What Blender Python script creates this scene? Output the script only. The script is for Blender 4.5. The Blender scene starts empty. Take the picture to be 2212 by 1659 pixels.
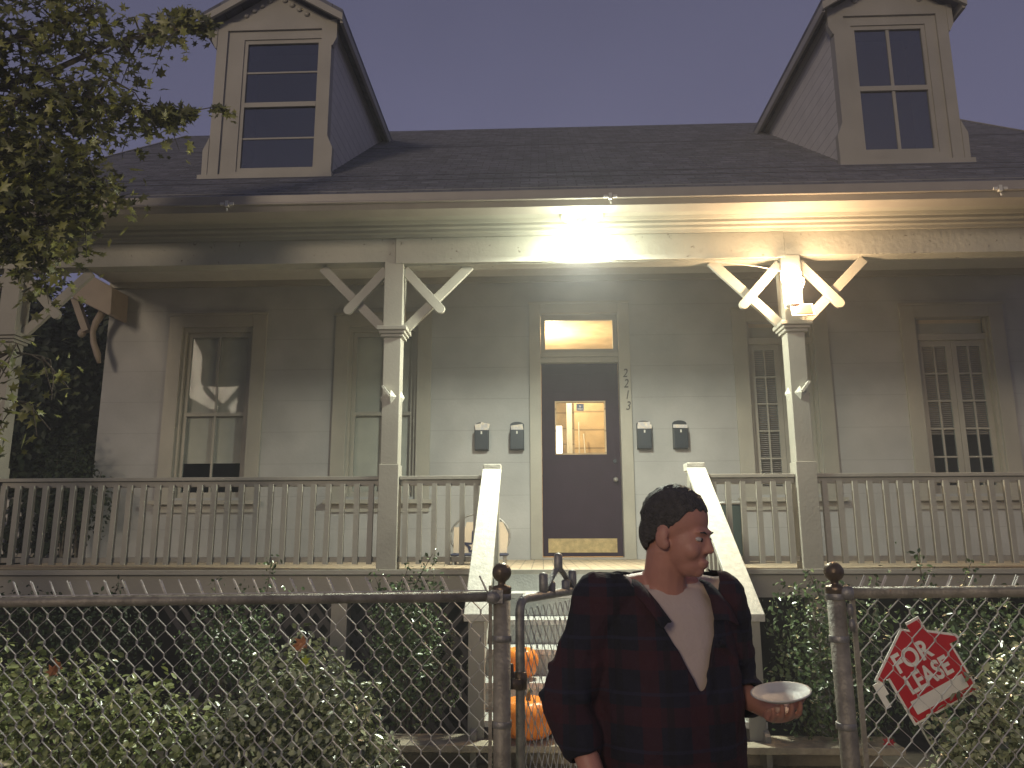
import bpy, bmesh, math, random
import numpy as np
from mathutils import Vector, Matrix, Euler

random.seed(7); rng = np.random.default_rng(7)
S = bpy.context.scene
C = S.collection
R = math.radians

# ------------------------------------------------------------------ camera
PITCH, YAW, ROLL, FPX = R(11.2), R(2.2), R(-.2), 1662 / 2212
EYE = 1.5
cd = bpy.data.cameras.new('camera'); cam = bpy.data.objects.new('camera', cd); C.objects.link(cam)
fw = Vector((-math.sin(YAW) * math.cos(PITCH), math.cos(YAW) * math.cos(PITCH), math.sin(PITCH)))
rt = Vector((math.cos(YAW), math.sin(YAW), 0)); up = rt.cross(fw)
rt2 = rt * math.cos(ROLL) + up * math.sin(ROLL); up2 = up * math.cos(ROLL) - rt * math.sin(ROLL)
M = Matrix((rt2, up2, -fw)).transposed().to_4x4(); M.translation = (0, 0, EYE)
cam.matrix_world = M
cd.sensor_fit = 'HORIZONTAL'; cd.sensor_width = 36; cd.lens = 36 * FPX
cd.clip_start = .05; cd.clip_end = 500
S.camera = cam

# ------------------------------------------------------------------ world, night sky lit by the town
W = bpy.data.worlds.new('World'); S.world = W; W.use_nodes = True
nt = W.node_tree; bg = nt.nodes['Background']
tc = nt.nodes.new('ShaderNodeTexCoord'); sx = nt.nodes.new('ShaderNodeSeparateXYZ')
cr = nt.nodes.new('ShaderNodeValToRGB'); nz = nt.nodes.new('ShaderNodeTexNoise')
mx = nt.nodes.new('ShaderNodeMix'); mx.data_type = 'RGBA'; mx.blend_type = 'MULTIPLY'
cr.color_ramp.elements[0].position = 0; cr.color_ramp.elements[0].color = (.152, .150, .250, 1)
cr.color_ramp.elements[1].position = .9; cr.color_ramp.elements[1].color = (.064, .066, .108, 1)
nz.inputs['Scale'].default_value = 1.6; nz.inputs['Detail'].default_value = 3
mr = nt.nodes.new('ShaderNodeMapRange'); mr.inputs['To Min'].default_value = .70; mr.inputs['To Max'].default_value = 1.30
nt.links.new(tc.outputs['Generated'], sx.inputs[0]); nt.links.new(sx.outputs['Z'], cr.inputs[0])
nt.links.new(tc.outputs['Generated'], nz.inputs['Vector']); nt.links.new(nz.outputs[0], mr.inputs[0])
mx.inputs[0].default_value = 1
nt.links.new(cr.outputs[0], mx.inputs[6]); nt.links.new(mr.outputs[0], mx.inputs[7])
nt.links.new(mx.outputs[2], bg.inputs[0]); bg.inputs[1].default_value = 1.0

# ------------------------------------------------------------------ street light from behind the camera (the one sun lamp)
sl = bpy.data.lights.new('street_light', 'SUN'); sl.energy = .82; sl.angle = R(12); sl.color = (1, .80, .56)
so = bpy.data.objects.new('street_light', sl); C.objects.link(so)
sd = Vector((.36, .90, -.25))
so.rotation_euler = sd.to_track_quat('-Z', 'Y').to_euler(); so.location = (-4, -10, 8)

vs = S.view_settings; vs.view_transform = 'Standard'; vs.look = 'None'; vs.exposure = .12; vs.gamma = 1
try: vs.use_curve_mapping = False
except Exception: pass
S.cycles.max_bounces = 8

# ------------------------------------------------------------------ materials
def nd(m, t, **k):
    n = m.node_tree.nodes.new(t)
    for a, b in k.items(): setattr(n, a, b)
    return n
def mat(name, col, rough=.6, metal=0, var=.12, scale=6, bump=.15, bscale=60, island=0, emit=None, es=0, spec=.5, col2=None, peel=0):
    m = bpy.data.materials.new(name); m.use_nodes = True
    t = m.node_tree; b = t.nodes['Principled BSDF']
    b.inputs['Roughness'].default_value = rough; b.inputs['Metallic'].default_value = metal
    b.inputs['Specular IOR Level'].default_value = spec
    g = nd(m, 'ShaderNodeNewGeometry')
    n = nd(m, 'ShaderNodeTexNoise'); n.inputs['Scale'].default_value = scale; n.inputs['Detail'].default_value = 6
    t.links.new(g.outputs['Position'], n.inputs['Vector'])
    r = nd(m, 'ShaderNodeMapRange'); r.inputs['From Min'].default_value = .3; r.inputs['From Max'].default_value = .7
    r.inputs['To Min'].default_value = 1 - var; r.inputs['To Max'].default_value = 1 + var
    t.links.new(n.outputs[0], r.inputs[0])
    base = nd(m, 'ShaderNodeMix', data_type='RGBA')
    base.inputs[6].default_value = (*col, 1); base.inputs[7].default_value = (*(col2 or col), 1); base.inputs[0].default_value = 0
    if island or col2:
        if island: t.links.new(g.outputs['Random Per Island'], base.inputs[0])
        else:
            r2 = nd(m, 'ShaderNodeMapRange'); r2.inputs['From Min'].default_value = .4; r2.inputs['From Max'].default_value = .6
            t.links.new(n.outputs[0], r2.inputs[0]); t.links.new(r2.outputs[0], base.inputs[0])
    mul = nd(m, 'ShaderNodeMix', data_type='RGBA', blend_type='MULTIPLY'); mul.inputs[0].default_value = 1
    t.links.new(base.outputs[2], mul.inputs[6]); t.links.new(r.outputs[0], mul.inputs[7])
    out = mul.outputs[2]
    if peel:                                    # chips where the paint has come off the wood
        pn = nd(m, 'ShaderNodeTexNoise'); pn.inputs['Scale'].default_value = 22; pn.inputs['Detail'].default_value = 8; pn.inputs['Roughness'].default_value = .7
        t.links.new(g.outputs['Position'], pn.inputs['Vector'])
        pr = nd(m, 'ShaderNodeMapRange'); pr.inputs['From Min'].default_value = .70 - peel * .08; pr.inputs['From Max'].default_value = .72 - peel * .08
        t.links.new(pn.outputs[0], pr.inputs[0])
        pm = nd(m, 'ShaderNodeMix', data_type='RGBA'); pm.inputs[7].default_value = (.13, .11, .085, 1)
        t.links.new(pr.outputs[0], pm.inputs[0]); t.links.new(out, pm.inputs[6]); out = pm.outputs[2]
    t.links.new(out, b.inputs['Base Color'])
    if bump:
        n2 = nd(m, 'ShaderNodeTexNoise'); n2.inputs['Scale'].default_value = bscale; n2.inputs['Detail'].default_value = 5
        t.links.new(g.outputs['Position'], n2.inputs['Vector'])
        bu = nd(m, 'ShaderNodeBump'); bu.inputs['Strength'].default_value = bump; bu.inputs['Distance'].default_value = .01
        t.links.new(n2.outputs[0], bu.inputs['Height']); t.links.new(bu.outputs[0], b.inputs['Normal'])
    if emit:
        b.inputs['Emission Color'].default_value = (*emit, 1); b.inputs['Emission Strength'].default_value = es
    return m
K = {}
K['trim'] = mat('trim_paint', (.335, .32, .275), .5, var=.10, scale=3, bump=.12, bscale=45, peel=.12)
K['beam'] = mat('beam_paint', (.38, .37, .32), .5, var=.10, scale=2.5, bump=.35, bscale=24, peel=.8)
K['cap'] = mat('handrail_paint', (.52, .51, .45), .55, var=.16, scale=26, bump=.3, bscale=60)
K['wall'] = mat('siding_paint', (.35, .352, .35), .62, var=.14, scale=2.2, bump=.15, bscale=30)
K['roof'] = mat('roof_shingles', (.13, .135, .165), .9, var=.2, scale=9, bump=.5, bscale=40)
K['gutter'] = mat('gutter_metal', (.33, .30, .265), .38, var=.06, bump=.04)
K['floorwood'] = mat('floor_boards', (.46, .36, .25), .6, var=.25, scale=8, bump=.3)
K['step'] = mat('step_paint', (.42, .43, .41), .6, var=.12, scale=8, bump=.3)
K['planks'] = mat('weathered_planks', (.36, .31, .23), .8, var=.3, scale=10, bump=.5)
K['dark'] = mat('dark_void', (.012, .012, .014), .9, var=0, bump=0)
K['lattice'] = mat('lattice_paint', (.085, .08, .085), .8)
K['door'] = mat('door_paint', (.028, .016, .028), .75, spec=.15, var=.10, bump=.1)
K['brass'] = mat('worn_brass', (.62, .50, .26), .32, metal=.8, var=.2, scale=20)
K['steel'] = mat('galvanized_steel', (.30, .29, .275), .48, metal=.55, var=.3, scale=30, bump=.3, bscale=120)
K['wire'] = mat('galvanized_wire', (.62, .60, .57), .4, metal=.25, var=.25, scale=50, bump=0)
K['post'] = mat('painted_steel_post', (.29, .265, .215), .5, metal=.2, var=.35, scale=16, bump=.4, bscale=80)
K['ball'] = mat('rusted_ball', (.16, .12, .085), .35, metal=.6, var=.3, scale=25, bump=.3, bscale=90)
K['black'] = mat('black_enamel', (.012, .02, .03), .4, var=.1, bump=.05)
K['paper'] = mat('paper', (.85, .76, .66), .7, var=.15, scale=30, col2=(.55, .53, .55))
K['white'] = mat('white_paint', (.62, .61, .57), .5, var=.05)
K['shade'] = mat('roller_shade', (.60, .50, .36), .85, var=.08)
K['blind'] = mat('blind_slats', (.75, .60, .47), .7, var=.06, bump=0)
K['pumpkin'] = mat('pumpkin_skin', (.90, .27, .03), .38, var=.12, scale=9, bump=.15)
K['stem'] = mat('dry_stem', (.16, .13, .06), .8)
K['red'] = mat('sign_red', (.55, .015, .025), .45, var=.08, bump=.02)
K['signw'] = mat('sign_white', (.85, .83, .77), .5, var=.08, bump=.02)
K['bark'] = mat('bark', (.10, .085, .065), .9, var=.3, scale=20, bump=.8, bscale=40)
K['earth'] = mat('earth', (.055, .045, .033), .95, var=.4, scale=5, bump=.8, bscale=20)
K['concrete'] = mat('concrete', (.22, .20, .17), .9, var=.2, scale=6, bump=.4)
K['asphalt'] = mat('asphalt', (.05, .05, .05), .9, var=.3, scale=9, bump=.4)
K['box_leaf'] = mat('glossy_leaf', (.035, .052, .02), .27, var=.1, bump=0, island=1, col2=(.58, .64, .38), spec=1.0)
K['lime_leaf'] = mat('lime_leaf', (.05, .075, .018), .3, var=.1, bump=0, island=1, col2=(.52, .60, .24), spec=1.0)
K['shrub_leaf'] = mat('shrub_leaf', (.03, .055, .018), .3, var=.1, bump=0, island=1, col2=(.12, .18, .07), spec=.8)
K['tree_leaf'] = mat('tree_leaf', (.07, .078, .024), .45, var=.15, bump=0, island=1, col2=(.28, .29, .07), spec=.6)
K['dark_leaf'] = mat('dark_leaf', (.012, .022, .010), .6, var=.2, bump=0, island=1, col2=(.03, .045, .02), spec=.3)  # near-black colour carries the missing light on the side-yard plants
K['yellow_leaf'] = mat('yellow_leaf', (.35, .42, .03), .5, bump=0)
K['dead_leaf'] = mat('dead_leaf', (.40, .17, .07), .8, bump=.1)
K['beige'] = mat('beige_cloth', (.55, .44, .33), .8, var=.06, bump=.2, bscale=200)
K['navy'] = mat('navy_print', (.015, .018, .05), .6)
K['bin_green'] = mat('green_plastic', (.035, .055, .055), .5)
K['bin_maroon'] = mat('maroon_plastic', (.07, .035, .04), .5)
K['hall'] = mat('hall_boards', (.52, .40, .25), .7, var=.2, scale=5, bump=.3)
K['solar'] = mat('solar_cell', (.16, .075, .05), .3, bump=0)
K['sticker'] = mat('sticker', (.10, .13, .22), .5, bump=0)
K['digit'] = mat('digit_iron', (.035, .028, .02), .5, bump=0)
K['tan'] = mat('tan_paint', (.31, .255, .20), .6, var=.08)
K['glow'] = mat('led_glow', (.9, .95, .85), .4, emit=(.93, 1, .80), es=14, bump=0)
K['warmglow'] = mat('warm_glow', (.9, .8, .6), .4, emit=(1, .78, .50), es=40, bump=0)
K['tube'] = mat('lit_panel', (.9, .9, .8), .4, emit=(1, .93, .70), es=7, bump=0)
K['lens'] = mat('frosted_lens', (.8, .78, .65), .35, bump=0)
# skin, cloth
K['skin'] = mat('skin', (.50, .24, .18), .5, var=.08, scale=25, bump=.12, bscale=180)
K['hair'] = mat('dark_hair', (.06, .055, .052), .6, var=.4, scale=60, bump=1, bscale=160)
K['tee'] = mat('white_cotton', (.58, .48, .42), .9, var=.05, bump=.2, bscale=120)
K['jeans'] = mat('dark_denim', (.03, .03, .045), .9)
K['shoe'] = mat('black_leather', (.02, .02, .02), .4)
K['eye'] = mat('eye_white', (.5, .48, .45), .25, bump=0)
K['iris'] = mat('iris', (.03, .02, .015), .2, bump=0)

def seams(m, period, off, w, amt, axis='Z'):
    """thin dark joint lines between boards, every `period` metres"""
    t = m.node_tree; b = t.nodes['Principled BSDF']; g = nd(m, 'ShaderNodeNewGeometry'); s = nd(m, 'ShaderNodeSeparateXYZ')
    t.links.new(g.outputs['Position'], s.inputs[0])
    a = nd(m, 'ShaderNodeMath', operation='ADD'); a.inputs[1].default_value = off + 100 * period; t.links.new(s.outputs[axis], a.inputs[0])
    mo = nd(m, 'ShaderNodeMath', operation='MODULO'); mo.inputs[1].default_value = period; t.links.new(a.outputs[0], mo.inputs[0])
    lt = nd(m, 'ShaderNodeMath', operation='LESS_THAN'); lt.inputs[1].default_value = w; t.links.new(mo.outputs[0], lt.inputs[0])
    sc = nd(m, 'ShaderNodeMath', operation='MULTIPLY'); sc.inputs[1].default_value = amt; t.links.new(lt.outputs[0], sc.inputs[0])
    old = b.inputs['Base Color'].links[0].from_socket
    mi = nd(m, 'ShaderNodeMix', data_type='RGBA'); mi.inputs[7].default_value = (.02, .02, .02, 1)
    t.links.new(sc.outputs[0], mi.inputs[0]); t.links.new(old, mi.inputs[6]); t.links.new(mi.outputs[2], b.inputs['Base Color'])
seams(K['wall'], .348, -.187, .006, .22)
seams(K['floorwood'], .09, 0, .006, .7, 'X')
seams(K['hall'], .24, .03, .022, .45)
K['clap'] = K['wall'].copy(); K['clap'].name = 'dormer_clapboard'
K['clap'] = mat('dormer_clapboard', (.62, .60, .56), .65, var=.06); seams(K['clap'], .115, 0, .009, .4)
# shingle courses
m = K['roof']; t = m.node_tree; b = t.nodes['Principled BSDF']
br = nd(m, 'ShaderNodeTexBrick'); br.inputs['Scale'].default_value = 3.2; br.inputs['Mortar Size'].default_value = .012
br.inputs['Color1'].default_value = (.8, .8, .8, 1); br.inputs['Color2'].default_value = (1.15, 1.15, 1.15, 1); br.inputs['Mortar'].default_value = (.45, .45, .45, 1)
g = nd(m, 'ShaderNodeNewGeometry'); t.links.new(g.outputs['Position'], br.inputs['Vector'])
old = b.inputs['Base Color'].links[0].from_socket
mi = nd(m, 'ShaderNodeMix', data_type='RGBA', blend_type='MULTIPLY'); mi.inputs[0].default_value = 1
t.links.new(old, mi.inputs[6]); t.links.new(br.outputs[0], mi.inputs[7]); t.links.new(mi.outputs[2], b.inputs['Base Color'])
# plaid shirt
def plaid():
    m = mat('plaid_cloth', (.009, .009, .020), .9, var=.15, bump=.3, bscale=150)
    t = m.node_tree; b = t.nodes['Principled BSDF']; tc = nd(m, 'ShaderNodeTexCoord'); s = nd(m, 'ShaderNodeSeparateXYZ')
    t.links.new(tc.outputs['Object'], s.inputs[0])
    old = b.inputs['Base Color'].links[0].from_socket
    for ax, col, per, w, k in (('X', (.050, .008, .014), .12, .045, .55), ('Z', (.050, .008, .014), .13, .045, .55), ('X', (.006, .006, .01), .12, .018, .6), ('Z', (.02, .02, .045), .13, .008, .6)):
        a = nd(m, 'ShaderNodeMath', operation='ADD'); a.inputs[1].default_value = 10 * per + (.06 if k == .6 else 0); t.links.new(s.outputs[ax], a.inputs[0])
        mo = nd(m, 'ShaderNodeMath', operation='MODULO'); mo.inputs[1].default_value = per; t.links.new(a.outputs[0], mo.inputs[0])
        lt = nd(m, 'ShaderNodeMath', operation='LESS_THAN'); lt.inputs[1].default_value = w; t.links.new(mo.outputs[0], lt.inputs[0])
        sc = nd(m, 'ShaderNodeMath', operation='MULTIPLY'); sc.inputs[1].default_value = k; t.links.new(lt.outputs[0], sc.inputs[0])
        mi = nd(m, 'ShaderNodeMix', data_type='RGBA'); mi.inputs[7].default_value = (*col, 1)
        t.links.new(sc.outputs[0], mi.inputs[0]); t.links.new(old, mi.inputs[6]); old = mi.outputs[2]
    t.links.new(old, b.inputs['Base Color'])
    return m
K['plaid'] = plaid()
def glass(name, col=(.9, .95, 1), rough=.02, alpha=.3, refl=.5):
    """thin window glass: mostly see-through with a sharp surface reflection"""
    m = bpy.data.materials.new(name); m.use_nodes = True; t = m.node_tree
    for n in list(t.nodes):
        if n.type == 'BSDF_PRINCIPLED': t.nodes.remove(n)
    out = [n for n in t.nodes if n.type == 'OUTPUT_MATERIAL'][0]
    tr = nd(m, 'ShaderNodeBsdfTransparent'); tr.inputs[0].default_value = (*col, 1)
    gl = nd(m, 'ShaderNodeBsdfGlossy'); gl.inputs['Roughness'].default_value = rough
    nn = nd(m, 'ShaderNodeTexNoise'); nn.inputs['Scale'].default_value = 2.5
    bb = nd(m, 'ShaderNodeBump'); bb.inputs['Strength'].default_value = .04; t.links.new(nn.outputs[0], bb.inputs['Height']); t.links.new(bb.outputs[0], gl.inputs['Normal'])
    fr = nd(m, 'ShaderNodeFresnel'); fr.inputs[0].default_value = 1.5
    mu = nd(m, 'ShaderNodeMath', operation='MULTIPLY_ADD'); mu.inputs[1].default_value = .14; mu.inputs[2].default_value = alpha
    t.links.new(fr.outputs[0], mu.inputs[0])
    ms = nd(m, 'ShaderNodeMixShader'); t.links.new(mu.outputs[0], ms.inputs[0]); t.links.new(tr.outputs[0], ms.inputs[1]); t.links.new(gl.outputs[0], ms.inputs[2])
    t.links.new(ms.outputs[0], out.inputs[0])
    return m
K['glass'] = glass('window_glass', alpha=.0)
K['dglass'] = glass('dormer_glass', col=(.45, .5, .55), rough=.06, alpha=.20)

# ------------------------------------------------------------------ mesh builder
class MB:
    def __init__(s): s.v = []; s.f = []
    def add(s, v, f):
        o = len(s.v); s.v += [tuple(p) for p in v]; s.f += [tuple(i + o for i in q) for q in f]; return s
    def box(s, x0, x1, y0, y1, z0, z1):
        v = [(x, y, z) for x in (x0, x1) for y in (y0, y1) for z in (z0, z1)]
        return s.add(v, [(0, 1, 3, 2), (4, 6, 7, 5), (0, 4, 5, 1), (2, 3, 7, 6), (0, 2, 6, 4), (1, 5, 7, 3)])
    def obox(s, c, size, rot):
        Mx = rot if isinstance(rot, Matrix) else Euler(rot).to_matrix(); c = Vector(c); h = [a / 2 for a in size]
        v = [c + Mx @ Vector((x, y, z)) for x in (-h[0], h[0]) for y in (-h[1], h[1]) for z in (-h[2], h[2])]
        return s.add(v, [(0, 1, 3, 2), (4, 6, 7, 5), (0, 4, 5, 1), (2, 3, 7, 6), (0, 2, 6, 4), (1, 5, 7, 3)])
    def prism(s, poly, y0, y1, ax='Y'):
        """poly in (a,b) of the plane perpendicular to ax"""
        def P(a, b, y): return {'Y': (a, y, b), 'X': (y, a, b), 'Z': (a, b, y)}[ax]
        n = len(poly); v = [P(a, b, y0) for a, b in poly] + [P(a, b, y1) for a, b in poly]
        return s.add(v, [tuple(range(n)), tuple(range(2 * n - 1, n - 1, -1))] + [(i, i + n, (i + 1) % n + n, (i + 1) % n) for i in range(n)])
    def tube(s, pts, r, n=8, cap=True):
        pts = [Vector(p) for p in pts]; rs = r if isinstance(r, (list, tuple)) else [r] * len(pts)
        ring = []; u = None
        for i, p in enumerate(pts):
            d = (pts[min(i + 1, len(pts) - 1)] - pts[max(i - 1, 0)]).normalized()
            if u is None: u = d.cross(Vector((.13, .21, 1)) if abs(d.z) < .9 else Vector((1, .1, 0))).normalized()
            else: u = (u - d * u.dot(d)).normalized()
            w = d.cross(u)
            ring += [p + (u * math.cos(2 * math.pi * k / n) + w * math.sin(2 * math.pi * k / n)) * rs[i] for k in range(n)]
        m = len(pts)
        f = [(i * n + k, i * n + (k + 1) % n, (i + 1) * n + (k + 1) % n, (i + 1) * n + k) for i in range(m - 1) for k in range(n)]
        if cap: f += [tuple(range(n - 1, -1, -1)), tuple((m - 1) * n + k for k in range(n))]
        return s.add(ring, f)
    def lathe(s, c, prof, n=20, mtx=None):
        c = Vector(c); v = []
        for r, z in prof:
            for k in range(n):
                p = Vector((r * math.cos(2 * math.pi * k / n), r * math.sin(2 * math.pi * k / n), z))
                if mtx is not None: p = mtx @ p
                v.append(c + p)
        m = len(prof)
        f = [(i * n + k, i * n + (k + 1) % n, (i + 1) * n + (k + 1) % n, (i + 1) * n + k) for i in range(m - 1) for k in range(n)]
        f += [tuple(range(n - 1, -1, -1)), tuple((m - 1) * n + k for k in range(n))]
        return s.add(v, f)
    def ell(s, c, r, rot=None, n=20, m=12):
        if isinstance(r, (int, float)): r = (r, r, r)
        c = Vector(c); Mx = Euler(rot).to_matrix() if rot is not None and not isinstance(rot, Matrix) else (rot or Matrix.Identity(3))
        v = [c + Mx @ Vector((0, 0, -r[2]))]
        for i in range(1, m):
            a = -math.pi / 2 + math.pi * i / m
            v += [c + Mx @ Vector((r[0] * math.cos(a) * math.cos(2 * math.pi * k / n), r[1] * math.cos(a) * math.sin(2 * math.pi * k / n), r[2] * math.sin(a))) for k in range(n)]
        v.append(c + Mx @ Vector((0, 0, r[2])))
        f = [(0, 1 + (k + 1) % n, 1 + k) for k in range(n)]
        for i in range(m - 2): f += [(1 + i * n + k, 1 + i * n + (k + 1) % n, 1 + (i + 1) * n + (k + 1) % n, 1 + (i + 1) * n + k) for k in range(n)]
        e = len(v) - 1; b = 1 + (m - 2) * n
        f += [(b + k, b + (k + 1) % n, e) for k in range(n)]
        return s.add(v, f)
    def caps(s, a, b, ra, rb, n=14):
        """tapered limb with round ends"""
        a, b = Vector(a), Vector(b); s.ell(a, ra, n=n, m=8); s.ell(b, rb, n=n, m=8); return s.tube([a, b], [ra, rb], n)
    def loft(s, rings, n=32, p=2.3):
        """rings of (x, y, z, rx, ry): a superellipse each"""
        v = []
        for x, y, z, rx, ry in rings:
            for k in range(n):
                a = 2 * math.pi * k / n; ca, sa = math.cos(a), math.sin(a)
                v.append((x + rx * abs(ca) ** (2 / p) * (1 if ca > 0 else -1), y + ry * abs(sa) ** (2 / p) * (1 if sa > 0 else -1), z))
        m = len(rings)
        f = [(i * n + k, i * n + (k + 1) % n, (i + 1) * n + (k + 1) % n, (i + 1) * n + k) for i in range(m - 1) for k in range(n)]
        f += [tuple(range(n - 1, -1, -1)), tuple((m - 1) * n + k for k in range(n))]
        return s.add(v, f)
    def build(s, name, mt, parent=None, smooth=False, bevel=0, mesh_fn=None):
        me = bpy.data.meshes.new(name); me.from_pydata(s.v, [], s.f)
        bm = bmesh.new(); bm.from_mesh(me); bmesh.ops.recalc_face_normals(bm, faces=bm.faces); bm.to_mesh(me); bm.free()
        me.materials.append(K[mt] if isinstance(mt, str) else mt)
        if smooth: me.polygons.foreach_set('use_smooth', [True] * len(me.polygons))
        o = bpy.data.objects.new(name, me); C.objects.link(o)
        if bevel:
            bv = o.modifiers.new('bevel', 'BEVEL'); bv.width = bevel; bv.segments = 2; bv.limit_method = 'ANGLE'
        if parent is not None: attach(o, parent)
        return o
def world_loc(o):
    l = Vector(o.location); p = o.parent
    while p: l += Vector(p.location); p = p.parent
    return l
def attach(o, parent):
    o.parent = parent; o.location = -world_loc(parent)
def tag(o, label=None, cat=None, group=None, kind=None):
    if label: o['label'] = label
    if cat: o['category'] = cat
    if group: o['group'] = group
    if kind: o['kind'] = kind
    return o
def thing(name, label, cat, loc=(0, 0, 0), group=None):
    o = bpy.data.objects.new(name, None); C.objects.link(o); o.location = loc; o.empty_display_size = .1
    return tag(o, label, cat, group)
def text_mesh(name, txt, size, depth, mtx, mt, parent, bold=0, sx=1):
    cu = bpy.data.curves.new(name, 'FONT'); cu.body = txt; cu.size = size; cu.extrude = depth; cu.align_x = 'CENTER'; cu.align_y = 'CENTER'; cu.offset = bold
    to = bpy.data.objects.new(name, cu); C.objects.link(to)
    dg = bpy.context.evaluated_depsgraph_get(); me = bpy.data.meshes.new_from_object(to.evaluated_get(dg)); bpy.data.objects.remove(to)
    me.transform(mtx @ Matrix.Diagonal((sx, 1, 1, 1))); me.materials.clear(); me.materials.append(K[mt])
    o = bpy.data.objects.new(name, me); C.objects.link(o); attach(o, parent); return o

# ================================================================== SETTING
FZ = 1.26                       # porch floor
YW = 8.25                       # face of the front wall
YP = 5.80                       # front edge of the porch floor
b = MB(); b.add([(-200, -60, 0), (200, -60, 0), (200, 300, 0), (-200, 300, 0)], [(0, 1, 2, 3)]); tag(b.build('ground', 'earth'), kind='structure')
b = MB(); b.box(-40, 40, 0.9, 2.6, -.1, .03); tag(b.build('pavement', 'concrete'), kind='structure')
b = MB(); b.box(-.6, 1.35, 2.61, 4.3, -.1, .028); tag(b.build('garden_path', 'concrete'), kind='structure')
b = MB(); b.box(-60, 60, -9, -.6, -.3, .006); tag(b.build('road', 'asphalt'), kind='structure')
b = MB(); b.box(-40, 40, -.6, -.45, -.2, .13); tag(b.build('kerb', 'concrete', bevel=.01), kind='structure')

# ================================================================== HOUSE
H = thing('house', 'single-storey grey wooden house with two dormers, deep front porch and door number 2213', 'house', (.25, 8.25, 0))
XL, XR = -4.9, 5.4
CEIL = 3.96
# openings: (x0, x1, z0, z1)
W1 = (-4.02, -3.22, 1.92, 3.82); W2 = (-2.13, -1.36, 1.92, 3.80); DO = (.0, .85, 1.28, 3.92)
W3 = (2.25, 2.97, 1.92, 3.80); W4 = (4.06, 4.85, 1.92, 3.82)
openings = [W1, W2, DO, W3, W4]
xs = sorted({XL, XR, *[o[i] for o in openings for i in (0, 1)]}); zs = sorted({.2, 4.36, *[o[i] for o in openings for i in (2, 3)]})
b = MB()
for i in range(len(xs) - 1):
    for j in range(len(zs) - 1):
        cx, cz = (xs[i] + xs[i + 1]) / 2, (zs[j] + zs[j + 1]) / 2
        if any(o[0] < cx < o[1] and o[2] < cz < o[3] for o in openings): continue
        for y in (YW, YW + .15):
            b.add([(xs[i], y, zs[j]), (xs[i + 1], y, zs[j]), (xs[i + 1], y, zs[j + 1]), (xs[i], y, zs[j + 1])], [(0, 1, 2, 3)])
for o in openings:
    x0, x1, z0, z1 = o
    for q in ([(x0, z0), (x1, z0)], [(x1, z0), (x1, z1)], [(x1, z1), (x0, z1)], [(x0, z1), (x0, z0)]):
        (a, c), (d, e) = q; b.add([(a, YW, c), (d, YW, e), (d, YW + .15, e), (a, YW + .15, c)], [(0, 1, 2, 3)])
b.box(XL, XL + .15, YW + .002, 13.5, .2, 4.3); b.box(XR - .15, XR, YW + .002, 13.5, .2, 4.3); b.box(XL, XR, 13.5, 13.65, .2, 4.3)
b.build('wall', 'wall', H)
b = MB(); b.box(XL + .16, XR - .16, YW + .16, 13.4, 1.1, 1.2); b.box(XL + .16, XR - .16, YW + .16, 13.4, 4.1, 4.2); b.build('interior_floor', 'dark', H)
# gables and roof
EY, EZ, SL = 5.45, 4.02, .70
RY = 9.81; RZ = EZ + SL * (RY - EY)
GX0, GX1 = -4.95, 5.6
courses = [(EY, EZ)]
for k in range(38):
    y_ = EY + (RY - EY) * (k + 1) / 38; z_ = EZ + SL * (y_ - EY)
    courses += [(y_, z_ - .008), (y_, z_)] if k < 37 else [(RY, RZ)]
b = MB(); b.prism(courses + [(2 * RY - EY, EZ), (2 * RY - EY, EZ - .07), (RY, RZ - .07), (EY, EZ - .07)], GX0, GX1, 'X')
b.build('roof', 'roof', H)
for x in (XL + .02, XR - .12):
    MB().prism([(YW, 4.28), (RY, RZ - .09), (2 * RY - YW, 4.28)], x, x + .1, 'X').build('gable', 'wall', H)
for x in (GX0 - .03, GX1 + .004):
    MB().prism([(EY, EZ + .01), (RY, RZ + .012), (RY, RZ - .15), (EY, EZ - .15)], x, x + .026, 'X').build('verge_board', 'trim', H)
# gutter (profile in Y,Z), with brackets
b = MB(); b.prism([(5.40, 4.045), (5.375, 4.045), (5.375, 3.975), (5.405, 3.925), (5.52, 3.915), (5.52, 3.945), (5.42, 3.955), (5.40, 3.985)], GX0 + .02, GX1 - .02, 'X')
g = b.build('gutter', 'gutter', H)
b = MB(); b.tube([(GX0 + .02, 5.372, 3.975), (GX1 - .02, 5.372, 3.975)], .011, 8); b.build('gutter_bead', 'gutter', g)
for x in (-2.36, .53, 3.36):
    b = MB(); b.box(x - .012, x + .012, 5.35, 5.378, 3.955, 4.0); b.box(x - .05, x - .02, 5.352, 5.376, 3.966, 3.985); b.box(x + .02, x + .05, 5.352, 5.376, 3.966, 3.985); b.tube([(x, 5.362, 3.94), (x + .004, 5.358, 3.92)], .006, 6); b.build('gutter_clip', 'white', g)
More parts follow.
